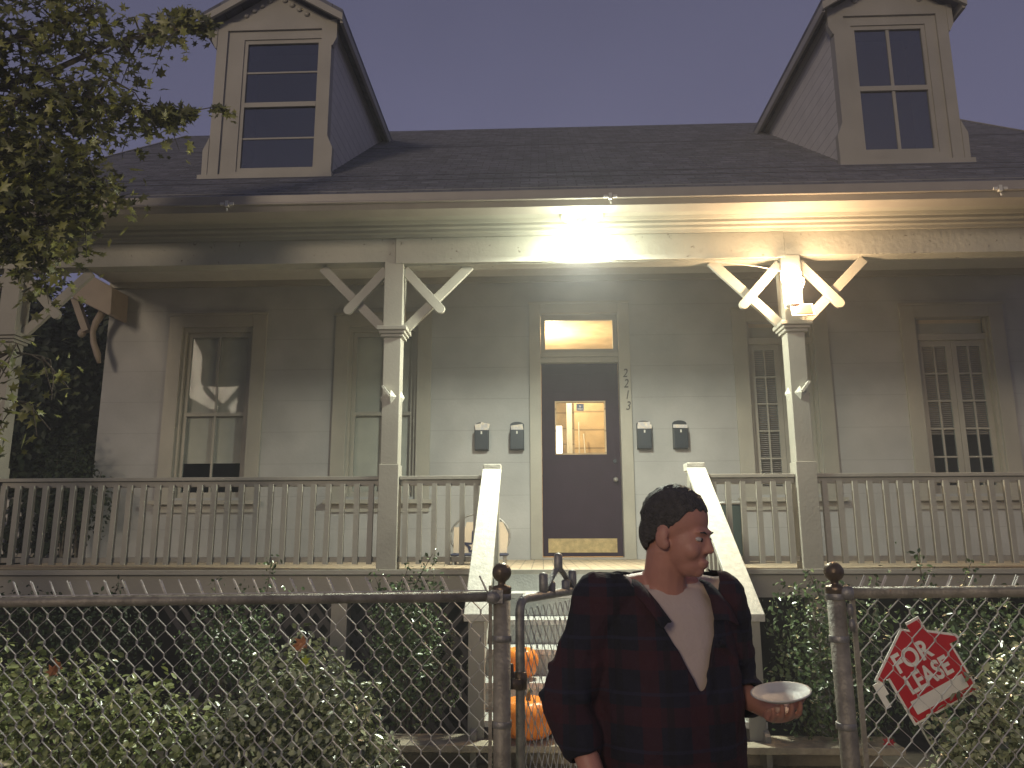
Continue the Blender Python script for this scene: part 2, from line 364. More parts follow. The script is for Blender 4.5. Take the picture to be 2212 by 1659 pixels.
# soffit, crown, ceiling, beam
b = MB(); b.box(GX0 + .02, GX1 - .02, 5.46, 5.82, 3.945, 3.965); b.build('soffit', 'trim', H)
b = MB(); b.prism([(5.66, 3.944), (5.68, 3.925), (5.70, 3.925), (5.705, 3.905), (5.73, 3.895), (5.735, 3.875), (5.765, 3.87), (5.775, 3.85), (5.80, 3.85), (5.80, 3.944)], GX0 + .04, GX1 - .04, 'X'); b.build('crown_moulding', 'trim', H)
b = MB(); b.box(XL, XR, 6.0, YW - .004, 4.355, 4.375); cl = b.build('porch_ceiling', 'white', H)
b = MB(); b.box(XL, XR, YW - .05, YW - .006, 4.29, 4.354); b.build('ceiling_moulding', 'trim', H)
b = MB(); b.box(GX0 + .05, GX1 - .05, 5.82, 5.95, 3.66, 4.28); b.build('beam', 'beam', H)
for x0, x1 in ((GX0 + .05, -1.153), (1.925, GX1 - .05)):
    b = MB(); b.box(x0, x1, 5.80, 5.818, 3.655, 3.849); b.build('beam_board', 'beam', H)
b = MB(); b.box(-1.15, 1.922, 5.788, 5.819, 3.635, 3.849)
o = b.build('beam_board', 'beam', H, bevel=.004); o['label'] = 'peeling beam board over the steps'
b = MB(); b.box(-1.149, 1.921, 5.82, 5.951, 3.63, 3.658); b.build('beam_underside', 'beam', H)
# porch floor and skirt
b = MB(); b.box(XL, XR, YP, YW, FZ - .035, FZ); b.build('porch_floor', 'floorwood', H)
b = MB(); b.box(XL, XR, YP - .012, YP - .001, FZ - .034, FZ + .002); b.build('floor_nosing', 'trim', H, bevel=.003)
b = MB(); b.box(XL, XR, YP + .03, YP + .07, 1.06, FZ - .036); b.build('skirt_board', 'trim', H)
b = MB(); b.box(XL, XR, YP + .9, YP + .95, .0, FZ - .04); b.build('crawl_space_shade', 'dark', H)  # near-black sheet standing in for the shade under the porch
for x in (-4.4, -1.52, 2.0, 4.6):
    MB().box(x - .06, x + .06, YP + .09, YP + .21, 0, 1.2).build('porch_pier', 'trim', H)
b = MB()
for sgn in (1, -1):
    x = -2.6
    while x < -.5:
        L = 1.5; a = R(90 - 38 * sgn)
        b.obox((x, YP + .30 + .012 * sgn, .55), (L, .008, .04), (0, -a, 0)); x += .13
b.build('lattice', 'lattice', H)

# posts
def x_brace(px, side, P):
    y = YP + .075
    a0 = Vector((px + side * .075, 0, 3.60)); a1 = Vector((px + side * .37, 0, 3.27))
    b0 = Vector((px + side * .07, 0, 3.10)); b1 = Vector((px + side * .60, 0, 3.64))
    for (p, q, yy, rnd) in ((a0, a1, y - .025, 1), (b0, b1, y + .012, 0)):
        d = (q - p).normalized(); n = Vector((-d.z, 0, d.x)) * .037
        poly = [p - n, q - n]
        if rnd: poly += [q + d * .035 * math.cos(t) + n * math.sin(t) for t in [R(-60 + 20 * k) for k in range(7)]]
        poly += [q + n, p + n]
        MB().prism([(v.x, v.z) for v in poly], yy - .018, yy + .016).build('brace', 'trim', P, bevel=.003)
def post(px, sides=(-1, 1), lbl=None):
    y0, y1 = YP - .005, YP + .145; h = .075
    b = MB(); b.box(px - h, px + h, y0, y1, FZ, FZ + .78); b.box(px - h + .008, px + h - .008, y0 + .008, y1 - .008, FZ + .78, 3.05)
    b.box(px - h, px + h, y0, y1, 3.05, 3.655)
    P = b.build('post', 'trim', H, bevel=.004)
    if lbl: P['label'] = lbl
    c = MB()
    for k, (e, z0, z1) in enumerate(((.012, 3.035, 3.058), (.026, 3.06, 3.083), (.042, 3.085, 3.118))):
        c.box(px - h - e, px + h + e, y0 - e, y1 + e, z0, z1)
    c.build('capital', 'trim', P, bevel=.004)
    for sd_ in sides: x_brace(px, sd_, P)
    # star block at mid height: pyramids on the front and inner faces with a tilted fin
    r = MB()
    for cx, cy, nx, ny in ((px, y0 + .008, 0, -1), (px + h - .008, (y0 + y1) / 2, 1, 0), (px - h + .008, (y0 + y1) / 2, -1, 0)):
        z = 2.56; T = Vector((ny, -nx, 0)) if nx == 0 else Vector((0, 1, 0)); N = Vector((nx, ny, 0)); c0 = Vector((cx, cy, z))
        v = [c0 + T * .045, c0 + Vector((0, 0, .055)), c0 - T * .045, c0 - Vector((0, 0, .055)), c0 + N * .03]
        r.add(v, [(0, 1, 4), (1, 2, 4), (2, 3, 4), (3, 0, 4)])
    fx = px - .03 if px < 0 else px + .03; s_ = -1 if px < 0 else 1
    r.obox((fx, y0 - .022, 2.60), (.018, .05, .095), (0, R(38 * s_), 0))
    r.build('star_block', 'cap', P)
    return P
for px in (-4.28, -1.16, 1.96, 5.08):
    post(px)
# railings
def railing(x0, x1):
    yc = YP + .07
    b = MB(); b.box(x0, x1, yc - .045, yc + .045, 1.925, 1.952); b.box(x0, x1, yc - .02, yc + .02, 1.88, 1.924)
    r = b.build('railing', 'trim', H, bevel=.003)
    MB().box(x0, x1, yc - .03, yc + .03, 1.315, 1.352).build('bottom_rail', 'trim', r, bevel=.003)
    n = max(1, int(round((x1 - x0) / .108))); st = (x1 - x0) / n
    for i in range(n):
        x = x0 + st * (i + .5) + random.uniform(-.004, .004); bb = MB(); w = .019
        tl = random.uniform(-.004, .004)
        bb.add([(x - w + tl, yc - .055, 1.895), (x + w + tl, yc - .055, 1.895), (x + w + tl, yc - .021, 1.895), (x - w + tl, yc - .021, 1.895),
                (x - w, yc - .055, 1.30), (x + w, yc - .055, 1.30), (x + w, yc - .021, 1.30), (x - w, yc - .021, 1.30)],
               [(0, 1, 2, 3), (4, 7, 6, 5), (0, 4, 5, 1), (1, 5, 6, 2), (2, 6, 7, 3), (3, 7, 4, 0)])
        bb.build('baluster', 'trim', r)
for a, c in ((-4.2, -1.24), (-1.08, -.445), (1.215, 1.88), (2.04, 5.0)): railing(a, c)
# stairs between the handrails
nose = [(5.54, 1.11), (5.28, .96), (5.02, .81), (4.76, .66), (4.50, .51)]
st = MB()
for yn, z in nose: st.box(-.40, 1.20, yn - .02, yn + .262, z - .032, z)
nb = MB()
for yn, z in nose: nb.box(-.401, 1.201, yn - .028, yn - .0205, z - .03, z + .002)
stairs = st.build('stairs', 'step', H, bevel=.004)
nb.build('nosing', 'white', stairs)
for k, (yn, z) in enumerate(nose): MB().box(-.36, 1.16, yn + .242, yn + .258, z, z + .117).build('riser', 'step', stairs)
for x in (-.40, 1.17): MB().prism([(5.78, FZ - .05), (5.78, .9), (4.60, .2), (4.42, .2), (4.42, .45)], x, x + .03, 'X').build('stringer', 'trim', stairs)
# stair handrails
def handrail(x):
    y0, z0, y1, z1 = 5.78, 1.99, 4.44, 1.075
    def sz(y): return z0 + (z1 - z0) * (y - y0) / (y1 - y0)
    b = MB(); b.prism([(y0, z0 + .008), (y1, z1), (y1, z1 - .04), (y0, z0 - .035)], x - .07, x + .07, 'X')
    r = b.build('handrail', 'cap', H, bevel=.004)
    MB().box(x - .05, x + .05, YP - .0, YP + .1, FZ, 2.0).build('newel', 'trim', r, bevel=.003)
    MB().box(x - .066, x + .066, YP - .01, YP + .13, 1.975, 2.035).build('newel_cap', 'cap', r, bevel=.004)
    MB().box(x - .045, x + .045, 4.46, 4.55, .40, 1.045).build('newel', 'trim', r, bevel=.003)
    for k in range(9):
        y = 5.66 - k * .13; MB().box(x - .018, x + .018, y - .018, y + .018, sz(y) - .70, sz(y) - .03).build('baluster', 'trim', r)
    MB().prism([(5.77, 1.99 - .62), (4.52, sz(4.52) - .62), (4.52, sz(4.52) - .66), (5.77, 1.99 - .66)], x - .02, x + .02, 'X').build('bottom_rail', 'trim', r)
handrail(-.375); handrail(1.145)
# wide lower steps
b = MB(); b.box(-.93, 1.86, 4.33, 4.58, .385, .42); b.box(-.90, 1.83, 4.56, 4.60, .15, .384)
o = b.build('lower_step', 'planks', H, bevel=.004); o['label'] = 'upper of the two wide plank steps'
b = MB(); b.box(-1.15, 2.3, 3.98, 4.53, .24, .28); b.box(-1.1, 2.25, 4.02, 4.06, .03, .239); b.build('lower_step', 'planks', H, bevel=.004)

# windows
def window(o, kind, cw=.155):
    x0, x1, z0, z1 = o; yf = YW - .03
    b = MB(); b.box(x0 - cw, x0, yf, YW - .001, z0 - .03, z1 + cw); b.box(x1, x1 + cw, yf, YW - .001, z0 - .03, z1 + cw); b.box(x0, x1, yf, YW - .001, z1, z1 + cw)
    w = b.build('window', 'trim', H, bevel=.003)
    MB().box(x0 - cw - .015, x1 + cw + .015, yf - .012, yf - .001, z1 + cw - .022, z1 + cw + .006).build('drip_cap', 'trim', w)
    MB().box(x0 - cw - .04, x1 + cw + .04, YW - .10, YW - .001, z0 - .075, z0 - .032).build('sill', 'trim', w, bevel=.003)
    MB().box(x0 - cw, x1 + cw, YW - .028, YW - .002, z0 - .16, z0 - .076).build('apron', 'trim', w)
    fr = MB(); ya, yb = YW + .055, YW + .085
    if kind == 'sash':
        zm = 2.84 if o is W1 else 2.83; e = .045; xm = (x0 + x1) / 2
        fr.box(x0, x0 + .035, YW + .01, YW + .05, z0, z1); fr.box(x1 - .035, x1, YW + .01, YW + .05, z0, z1); fr.box(x0 + .035, x1 - .035, YW + .01, YW + .05, z1 - .05, z1)
        fr.box(x0 + .035, x0 + .035 + e, ya, yb, z0, z1 - .05); fr.box(x1 - .035 - e, x1 - .035, ya, yb, z0, z1 - .05)
        for za, zb in ((z0, z0 + .06), (zm - .02, zm + .02), (z1 - .10, z1 - .05)): fr.box(x0 + .08, x1 - .08, ya + .001, yb - .001, za, zb)
        fr.box(xm - .011, xm + .011, ya + .003, yb - .003, z0 + .06, zm - .02); fr.box(xm - .011, xm + .011, ya + .003, yb - .003, zm + .02, z1 - .10)
        fr.build('sash', 'trim', w)
        zb = 2.30 if o is W1 else z0 + .02
        MB().box(x0 + .03, x1 - .03, YW + .112, YW + .116, zb, z1).build('roller_shade', 'shade', w)
    else:
        zt = z1 - .21; xm = (x0 + x1) / 2
        fr.box(x0, x0 + .03, YW + .01, YW + .06, z0, z1); fr.box(x1 - .03, x1, YW + .01, YW + .06, z0, z1); fr.box(x0 + .03, x1 - .03, YW + .02, YW + .07, zt - .035, zt + .035)
        MB().box(x0 + .02, x1 - .02, YW + .098, YW + .10, zt, z1).build('transom_panel', 'shade', w)
        for xa, xb in ((x0 + .032, xm - .002), (xm + .002, x1 - .032)):
            e = .055; fr.box(xa, xa + e, ya, yb, z0, zt - .037); fr.box(xb - e, xb, ya, yb, z0, zt - .037)
            fr.box(xa + e, xb - e, ya + .001, yb - .001, z0, z0 + .09); fr.box(xa + e, xb - e, ya + .001, yb - .001, zt - .10, zt - .037)
            xc = (xa + xb) / 2; fr.box(xc - .009, xc + .009, ya + .004, yb - .004, z0 + .09, zt - .10)
            hh = (zt - .10 - z0 - .09) / 5
            for k in range(1, 5): fr.box(xa + e, xb - e, ya + .006, yb - .006, z0 + .09 + hh * k - .009, z0 + .09 + hh * k + .009)
        fr.build('french_sash', 'trim', w)
        zb = 2.56 if o is W4 else z0 + .02
        bl = MB(); z = zb
        while z < zt - .04:
            bl.obox(((x0 + x1) / 2, YW + .118, z), (x1 - x0 - .07, .003, .026), (R(66), 0, 0)); z += .0215
        bl.build('blind', 'blind', w)
    MB().box(x0 + .03, x1 - .03, YW + .068, YW + .072, z0 + .03, z1 - .05).build('pane', 'glass', w)
window(W1, 'sash'); window(W2, 'sash'); window(W3, 'french'); window(W4, 'french')

# doorway
x0, x1, z0, z1 = DO; yf = YW - .035
b = MB(); b.box(x0 - .125, x0, yf, YW - .001, FZ + .001, z1 + .125); b.box(x1, x1 + .125, yf, YW - .001, FZ + .001, z1 + .125); b.box(x0, x1, yf, YW - .001, z1, z1 + .125)
dw = b.build('door_casing', 'trim', H, bevel=.003)
MB().box(x0 - .135, x1 + .135, yf - .012, yf - .001, z1 + .11, z1 + .135).build('drip_cap', 'trim', dw)
b = MB(); b.box(x0, x1, YW + .0, YW + .12, 3.37, 3.42); b.box(x0, x1, YW - .015, YW + .10, 3.43, 3.475); b.box(x0, x1, YW + .005, YW + .09, 3.421, 3.429); b.build('transom_bar', 'trim', dw, bevel=.003)
b = MB(); ya, yb = YW + .05, YW + .09
b.box(x0 + .001, x0 + .05, ya, yb, 3.476, z1); b.box(x1 - .05, x1 - .001, ya, yb, 3.476, z1); b.box(x0 + .05, x1 - .05, ya, yb, 3.476, 3.53); b.box(x0 + .05, x1 - .05, ya, yb, z1 - .06, z1); b.build('transom_frame', 'trim', dw)
MB().box(x0 + .05, x1 - .05, YW + .068, YW + .072, 3.53, z1 - .06).build('transom_pane', 'glass', dw)
for k, (ch, z) in enumerate(zip('2213', (3.19, 3.075, 2.95, 2.83))):
    mt4 = Matrix.Translation((x1 + .068 + .012 * k * .6, yf - .006, z + .04)) @ Matrix.Rotation(R(90), 4, 'X') @ Matrix(((1, .18, 0, 0), (0, 1, 0, 0), (0, 0, 1, 0), (0, 0, 0, 1)))
    text_mesh('door_number', ch, .135, .003, mt4, 'digit', dw, bold=.0, sx=.8)
# the door
yd = YW + .07; pz0, pz1, pxa, pxb = 2.365, 2.95, .148, .70
b = MB()
b.box(x0 + .004, pxa, yd, yd + .04, FZ + .03, 3.368); b.box(pxb, x1 - .004, yd, yd + .04, FZ + .03, 3.368)
b.box(pxa, pxb, yd, yd + .04, FZ + .03, pz0)
b.box(pxa, pxb, yd, yd + .04, pz1, 3.368)
for k in range(3):
    xa = .105 + k * .225
    b.box(xa, xa + .19, yd - .008, yd - .001, 3.06, 3.072); b.box(xa, xa + .19, yd - .008, yd - .001, 3.25, 3.262); b.box(xa, xa + .012, yd - .008, yd - .001, 3.072, 3.25); b.box(xa + .178, xa + .19, yd - .008, yd - .001, 3.072, 3.25)
door = b.build('door', 'door', H)
b = MB(); e = .014
b.box(pxa, pxb, yd - .006, yd + .045, pz0, pz0 + e); b.box(pxa, pxb, yd - .006, yd + .045, pz1 - e, pz1); b.box(pxa, pxa + e, yd - .006, yd + .045, pz0 + e, pz1 - e); b.box(pxb - e, pxb, yd - .006, yd + .045, pz0 + e, pz1 - e); b.build('pane_frame', 'hall', door)
MB().box(pxa + e, pxb - e, yd + .018, yd + .022, pz0 + e, pz1 - e).build('pane', 'glass', door)
MB().box(.385, .465, yd + .010, yd + .013, 2.845, 2.922).build('sticker', 'sticker', door)
b = MB(); b.ell((.425, yd + .008, 2.892), (.012, .002, .012)); b.box(.397, .453, yd + .0085, yd + .0095, 2.858, 2.870); b.build('sticker_print', 'paper', door)
MB().box(.06, .785, yd - .004, yd - .001, 1.33, 1.475).build('kick_plate', 'brass', door)
b = MB(); b.ell((.785, yd - .045, 2.09), (.026, .024, .026)); b.tube([(.785, yd, 2.09), (.785, yd - .04, 2.09)], .012); b.build('knob', 'steel', door, True)
b = MB(); b.tube([(.785, yd, 2.29), (.785, yd - .02, 2.29)], .02, 14); b.build('deadbolt', 'black', door)
MB().box(x0 - .02, x1 + .02, YW - .05, YW + .13, FZ + .001, FZ + .022).build('threshold', 'gutter', H)
# hallway behind the door
b = MB(); hx0, hx1, hy = -.35, 1.20, 11.6
for q in ([(hx0, YW + .16, 1.26), (hx0, hy, 1.26), (hx0, hy, 4.0), (hx0, YW + .16, 4.0)], [(hx1, YW + .16, 1.26), (hx1, hy, 1.26), (hx1, hy, 4.0), (hx1, YW + .16, 4.0)],
          [(hx0, hy, 1.26), (hx1, hy, 1.26), (hx1, hy, 4.0), (hx0, hy, 4.0)], [(hx0, YW + .16, 1.26), (hx1, YW + .16, 1.26), (hx1, hy, 1.26), (hx0, hy, 1.26)], [(hx0, YW + .16, 4.0), (hx1, YW + .16, 4.0), (hx1, hy, 4.0), (hx0, hy, 4.0)]):
    b.add(q, [(0, 1, 2, 3)])
hall = b.build('hallway', 'hall', H)
b = MB(); b.box(.43, 1.18, 10.0, 10.06, 1.27, 3.45); b.build('hall_partition', 'hall', hall)
b = MB(); b.box(.33, .40, 9.98, 10.08, 1.27, 3.6); b.tube([(.47, 9.8, 1.27), (.485, 9.9, 2.95)], .008); b.tube([(.62, 9.75, 1.27), (.545, 9.92, 2.8)], .009); b.build('hall_door_frame', 'white', hall)
MB().box(.17, .29, 10.9, 10.93, 2.58, 3.04).build('hall_lit_panel', 'tube', hall)
hl = bpy.data.lights.new('hall_lamp', 'POINT'); hl.energy = 95; hl.color = (1, .77, .42); hl.shadow_soft_size = .08
ho = bpy.data.objects.new('hall_lamp', hl); C.objects.link(ho); ho.location = (.1, 9.35, 3.6)

# dormers
def dormer(x0, x1, Y, wx0, wx1, wz0, wz1, kind):
    zb = EZ + SL * (Y - EY) - .02; xc = (x0 + x1) / 2; ze = 6.42; zp = ze + (x1 - x0) / 2 * .62
    zt = 6.42
    # front face around the window, with shouldered casing outline
    b = MB(); y0, y1 = Y, Y + .08
    b.box(x0, wx0, y0, y1, zb, zt); b.box(wx1, x1, y0, y1, zb, zt); b.box(wx0, wx1, y0, y1, zb, wz0); b.box(wx0, wx1, y0, y1, wz1, zt)
    b.prism([(x0, zt), (x1, zt), (xc, zp)], y0, y1)
    D = b.build('dormer', 'trim', H)
    b = MB()
    for x, sg in ((x0, -1), (x1, 1)):
        b.prism([(x, zb), (x + sg * .05, zb), (x + sg * .055, zb + .28), (x + sg * .02, zb + .36), (x + sg * .005, zb + .40), (x, zb + .40)], Y - .03, Y + .03)
        b.prism([(x, zt - .28), (x + sg * .012, zt - .28), (x + sg * .05, zt - .2), (x + sg * .05, zt), (x, zt)], Y - .03, Y + .03)
    b.box(x0, x0 + .10, Y - .022, Y - .001, zb, zt); b.box(x1 - .10, x1, Y - .022, Y - .001, zb, zt); b.box(x0 + .10, x1 - .10, Y - .022, Y - .001, zt - .09, zt)
    b.build('casing', 'trim', D)
    MB().box(x0 - .07, x1 + .07, Y - .07, Y + .02, zb - .035, zb + .012).build('sill', 'trim', D)
    b = MB()   # side walls
    for x in (x0, x1 - .06):
        yb_ = EY + (zt - EZ) / SL
        b.prism([(Y + .081, zb - .02), (Y + .081, zt), (yb_ + .1, zt)], x, x + .06, 'X')
    b.build('side_wall', 'clap', D)
    ye = EY + (zt - EZ) / SL + .35
    b = MB(); ov = .13
    for sg in (-1, 1):
        xe = xc + sg * ((x1 - x0) / 2 + ov); zl = zt - ov * .62 + .06; zh = zp + .06
        p = [(xe, zl), (xc, zh), (xc, zh + .05), (xe, zl + .05)]
        yq = EY + (zh - EZ) / SL + .2
        v = [(xe, Y - .14, zl), (xc, Y - .14, zh), (xc, Y - .14, zh + .04), (xe, Y - .14, zl + .04), (xe, ye, zl), (xc, yq, zh), (xc, yq, zh + .04), (xe, ye, zl + .04)]
        b.add(v, [(0, 1, 2, 3), (4, 7, 6, 5), (0, 4, 5, 1), (1, 5, 6, 2), (2, 6, 7, 3), (3, 7, 4, 0)])
    b.build('dormer_roof', 'roof', D)
    b = MB()
    for sg in (-1, 1):
        xe = xc + sg * ((x1 - x0) / 2 + ov); zl = zt - ov * .62 + .06; zh = zp + .06
        b.prism([(xe, zl - .075), (xc, zh - .085), (xc, zh - .002), (xe, zl - .002)], Y - .145, Y - .115)
        b.box(min(xe, xe - sg * .03), max(xe, xe - sg * .03), Y - .113, ye - .1, zl - .085, zl - .004)
    # carved pediment: small scallops
    for k in range(-4, 5):
        z = zt + .05 + .30 * (1 - abs(k) / 4.6) * .8
        b.ell((xc + k * .075, Y - .006, z), (.03, .018, .026), n=10, m=6)
    b.build('bargeboard', 'trim', D)
    w = MB(); y0, y1 = Y + .012, Y + .045; zm = (wz0 + wz1) / 2
    w.box(wx0, wx0 + .035, y0, y1, wz0, wz1); w.box(wx1 - .035, wx1, y0, y1, wz0, wz1); w.box(wx0 + .035, wx1 - .035, y0, y1, wz0, wz0 + .04); w.box(wx0 + .035, wx1 - .035, y0, y1, wz1 - .04, wz1)
    w.box(wx0 + .035, wx1 - .035, y0 - .004, y1, zm - .024, zm + .024)
    if kind == 'lines':
        for z in ((wz0 + zm) / 2, (wz1 + zm) / 2): w.box(wx0 + .035, wx1 - .035, y0 + .01, y1 - .008, z - .008, z + .008)
    else:
        xm = (wx0 + wx1) / 2; w.box(xm - .014, xm + .014, y0 + .008, y1 - .004, wz0 + .04, zm - .024); w.box(xm - .014, xm + .014, y0 + .008, y1 - .004, zm + .024, wz1 - .04)
    w.build('dormer_sash', 'trim', D)
    MB().box(wx0 + .03, wx1 - .03, Y + .028, Y + .032, wz0 + .03, wz1 - .03).build('dormer_pane', 'dglass', D)
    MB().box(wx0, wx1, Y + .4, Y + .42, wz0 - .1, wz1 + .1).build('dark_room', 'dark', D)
dormer(-3.10, -1.98, 6.58, -2.84, -2.08, 4.86, 6.24, 'lines')
dormer(2.80, 3.86, 6.62, 2.97, 3.66, 4.93, 6.24, 'cross')
# side hood on brackets at the left corner of the house
b = MB(); b.prism([(-5.02, 4.385), (-4.69, 4.20), (-4.68, 3.90), (-4.70, 3.88), (-5.25, 4.15)], 7.9, 8.24)
hd = b.build('side_hood', 'tan', H, bevel=.006)
MB().obox((-5.10, 8.05, 3.93), (.07, .08, .42), (0, R(-24), 0)).build('hood_bracket', 'tan', hd)
b = MB(); b.tube([(-4.86, 8.05, 3.96), (-4.92, 8.05, 3.85), (-4.95, 8.05, 3.74), (-4.93, 8.05, 3.62), (-4.87, 8.05, 3.48), (-4.84, 8.05, 3.38)], [.045, .04, .03, .032, .036, .02], 8); b.ell((-5.07, 8.05, 3.72), (.045, .04, .05)); b.build('hood_bracket', 'tan', hd, True)
# side rail at the far left end of the porch
b = MB(); yc = 8.7
b.box(-6.3, -5.25, yc - .03, yc + .03, 1.93, 1.99)
r = b.build('side_railing', 'trim', H)
MB().box(-6.3, -5.25, yc - .03, yc + .03, 1.29, 1.33).build('bottom_rail', 'trim', r)
for k in range(7): x = -5.31 - k * .16; MB().box(x - .02, x + .02, yc - .04, yc - .005, 1.31, 1.94).build('baluster', 'white', r)

# ================================================================== LAMPS
L1 = thing('porch_light', 'round ceiling light with glowing white panels hung under the eave over the steps', 'lamp', (.33, 5.60, 3.72))
lx, ly, lz = .33, 5.60, 3.945
MB().lathe((lx, ly, lz), [(.05, 0), (.17, -.004), (.17, -.02), (.14, -.035), (.06, -.045)], 32).build('mounting_plate', 'lens', L1, True)
MB().lathe((lx, ly, lz), [(.045, -.046), (.05, -.09), (.05, -.15), (.03, -.17)], 20).build('lamp_hub', 'lens', L1, True)
for a in (200, -20, 90):
    ca, sa = math.cos(R(a)), math.sin(R(a)); b = MB()
    b.ell((lx + ca * .095, ly + sa * .06, lz - .20), (.085, .055, .035), (0, 0, R(a)), n=18, m=10); b.build('light_panel', 'glow', L1, True)
pl = bpy.data.lights.new('porch_lamp_light', 'POINT'); pl.energy = 62; pl.color = (.93, 1.0, .78); pl.shadow_soft_size = .10
po = bpy.data.objects.new('porch_lamp_light', pl); C.objects.link(po); po.location = (lx, ly - .02, lz - .27)
al = bpy.data.lights.new('porch_lamp_downlight', 'AREA'); al.shape = 'DISK'; al.size = .26; al.energy = 140; al.color = (.95, 1.0, .82)
ao = bpy.data.objects.new('porch_lamp_downlight', al); C.objects.link(ao); ao.location = (lx, ly - .03, lz - .262)
L2 = thing('solar_lantern', 'glowing warm jar lantern with a small solar panel mounted on the right porch post', 'lantern', (1.94, 5.72, 3.35))
px, py = 1.935, 5.735
MB().lathe((px, py, 3.24), [(.04, 0), (.062, .01), (.066, .14), (.056, .17), (.072, .19), (.074, .24), (.055, .285), (.014, .30)], 22).build('lantern_glass', 'warmglow', L2, True)
MB().lathe((px, py, 3.215), [(.045, 0), (.055, .004), (.055, .022), (.03, .024)], 20).build('lantern_base', 'white', L2, True)
MB().tube([(px + .05, py, 3.30), (px + .075, py, 3.36), (px + .095, py, 3.40), (px + .095, py, 3.44), (px + .07, py, 3.455), (px + .05, py, 3.44)], .006, 8).build('handle', 'white', L2, True)
rm = Euler((R(64), 0, R(-4))).to_matrix()
MB().obox((px + .045, py - .055, 3.172), (.165, .115, .012), rm).build('panel_frame', 'white', L2)
MB().obox(Vector((px + .045, py - .055, 3.172)) + rm @ Vector((0, 0, .0085)), (.14, .092, .003), rm).build('solar_panel', 'solar', L2)
p2 = bpy.data.lights.new('lantern_light', 'POINT'); p2.energy = 75; p2.color = (1, .66, .36); p2.shadow_soft_size = .04
o2 = bpy.data.objects.new('lantern_light', p2); C.objects.link(o2); o2.location = (px, py - .10, 3.36)
b = MB(); b.tube([(1.37, 5.77, 3.60), (1.55, 5.74, 3.565), (1.7, 5.735, 3.54), (1.86, 5.735, 3.50), (1.92, 5.74, 3.47)], .004, 6)
tag(b.build('power_cord', 'white'), 'thin white cord running along the beam to the warm lantern', 'cord')

# ================================================================== MAILBOXES and their mail
def copy_tree(o, dx, label):
    r = o.copy(); C.objects.link(r); r.location = o.location + Vector((dx, 0, 0)); r['label'] = label
    for ch in o.children:
        c = ch.copy(); C.objects.link(c); c.parent = r
    return r
mbx = thing('mailbox', 'black wall mailbox farthest left of the door stuffed with crumpled paper', 'mailbox', (-.643, 8.2, 2.41), 'black mailboxes beside the door')
b = MB(); x, z, y = -.643, 2.41, YW - .003
b.prism([(x - .074, z), (x + .074, z), (x + .074, z + .21), (x - .074, z + .21)], y - .085, y - .012); b.build('box', 'black', mbx, bevel=.006)
b = MB(); b.prism([(x - .076, z - .004), (x + .076, z - .004), (x + .076, z + .27)] + [(x + .076 * math.cos(R(t)), z + .27 + .035 * math.sin(R(t))) for t in (20, 45, 70, 90, 110, 135, 160)] + [(x - .076, z + .27)], y - .011, y); b.build('back_plate', 'black', mbx)
MB().box(x - .008, x + .008, y - .089, y - .086, z + .165, z + .195).build('latch', 'white', mbx)
copy_tree(mbx, .38, 'black wall mailbox just left of the door with a folded flyer in it')
copy_tree(mbx, 1.737, 'black wall mailbox just right of the door with letters sticking out')
copy_tree(mbx, 2.12, 'black wall mailbox farthest right of the door holding one pale envelope')
def mail(name, x, parts, label):
    b = MB()
    for (cx, cz, w, h, rot) in parts:
        vv = []
        n = 5
        for i in range(n + 1):
            for j in range(3):
                u, v = i / n - .5, j / 2 - .5
                p = Vector((u * w, random.uniform(-.004, .004), v * h)); p = Euler((0, R(rot), 0)).to_matrix() @ p
                vv.append((x + cx + p.x, y - .05 + p.y + cx * .1 + cz * .1 - .03 * (h < .05), z + cz + p.z))
        b.add(vv, [(i * 3 + j, i * 3 + j + 1, (i + 1) * 3 + j + 1, (i + 1) * 3 + j) for i in range(n) for j in range(2)])
    o = b.build(name, 'paper'); o.modifiers.new('solid', 'SOLIDIFY').thickness = .002
    return tag(o, label, 'mail', 'mail in the mailboxes')
z = 2.41
mail('crumpled_paper', -.635, [(-.02, .245, .12, .085, -8), (.02, .25, .10, .09, 14), (.0, .235, .08, .06, 30)], 'crumpled grey paper in the mailbox farthest left of the door')
mail('flyer', -.263, [(0, .235, .13, .07, -8)], 'folded flyer tilted in the mailbox just left of the door')
mail('letters', 1.094, [(0, .265, .13, .04, 0), (.005, .235, .15, .045, 0), (.01, .195, .08, .055, 2)], 'stack of letters sticking out of the mailbox just right of the door')
mail('envelope', 1.477, [(0, .235, .15, .036, 1)], 'single pale envelope in the mailbox farthest right of the door')

# ================================================================== THINGS ON THE PORCH
def trash_bin(x, yy, w, h, mt, label):
    t = thing('trash_bin', label, 'bin', (x, yy, FZ), 'waste bins on the porch'); n = 4
    b = MB(); b.loft([(x, yy, FZ, w * .40, w * .36), (x, yy, FZ + .05, w * .42, w * .38), (x, yy, FZ + h * .9, w * .5, w * .45), (x, yy, FZ + h * .93, w * .53, w * .48)], 28, 5); b.build('bin_body', mt, t, True)
    b = MB(); b.loft([(x, yy, FZ + h * .935, w * .55, w * .5), (x, yy, FZ + h * .97, w * .55, w * .5), (x, yy, FZ + h, w * .42, w * .4)], 28, 5); b.build('lid', 'steel', t, True)
trash_bin(1.40, 6.9, .20, .53, 'bin_maroon', 'dark maroon waste bin with grey lid on the porch beside the right handrail')
trash_bin(1.64, 6.9, .22, .54, 'bin_green', 'dark green waste bin on the porch, between the maroon bin and the right post')
fc = thing('folding_chair', 'hoop-framed chair with beige back cloth and navy star print behind the left handrail', 'chair', (-.53, 6.9, FZ))
cx, cy = -.55, 6.9
hoop = [(cx + .26 * math.cos(R(t)) * (1 if True else 0), cy, FZ + .24 + .20 * math.sin(R(t))) for t in range(-30, 211, 12)]
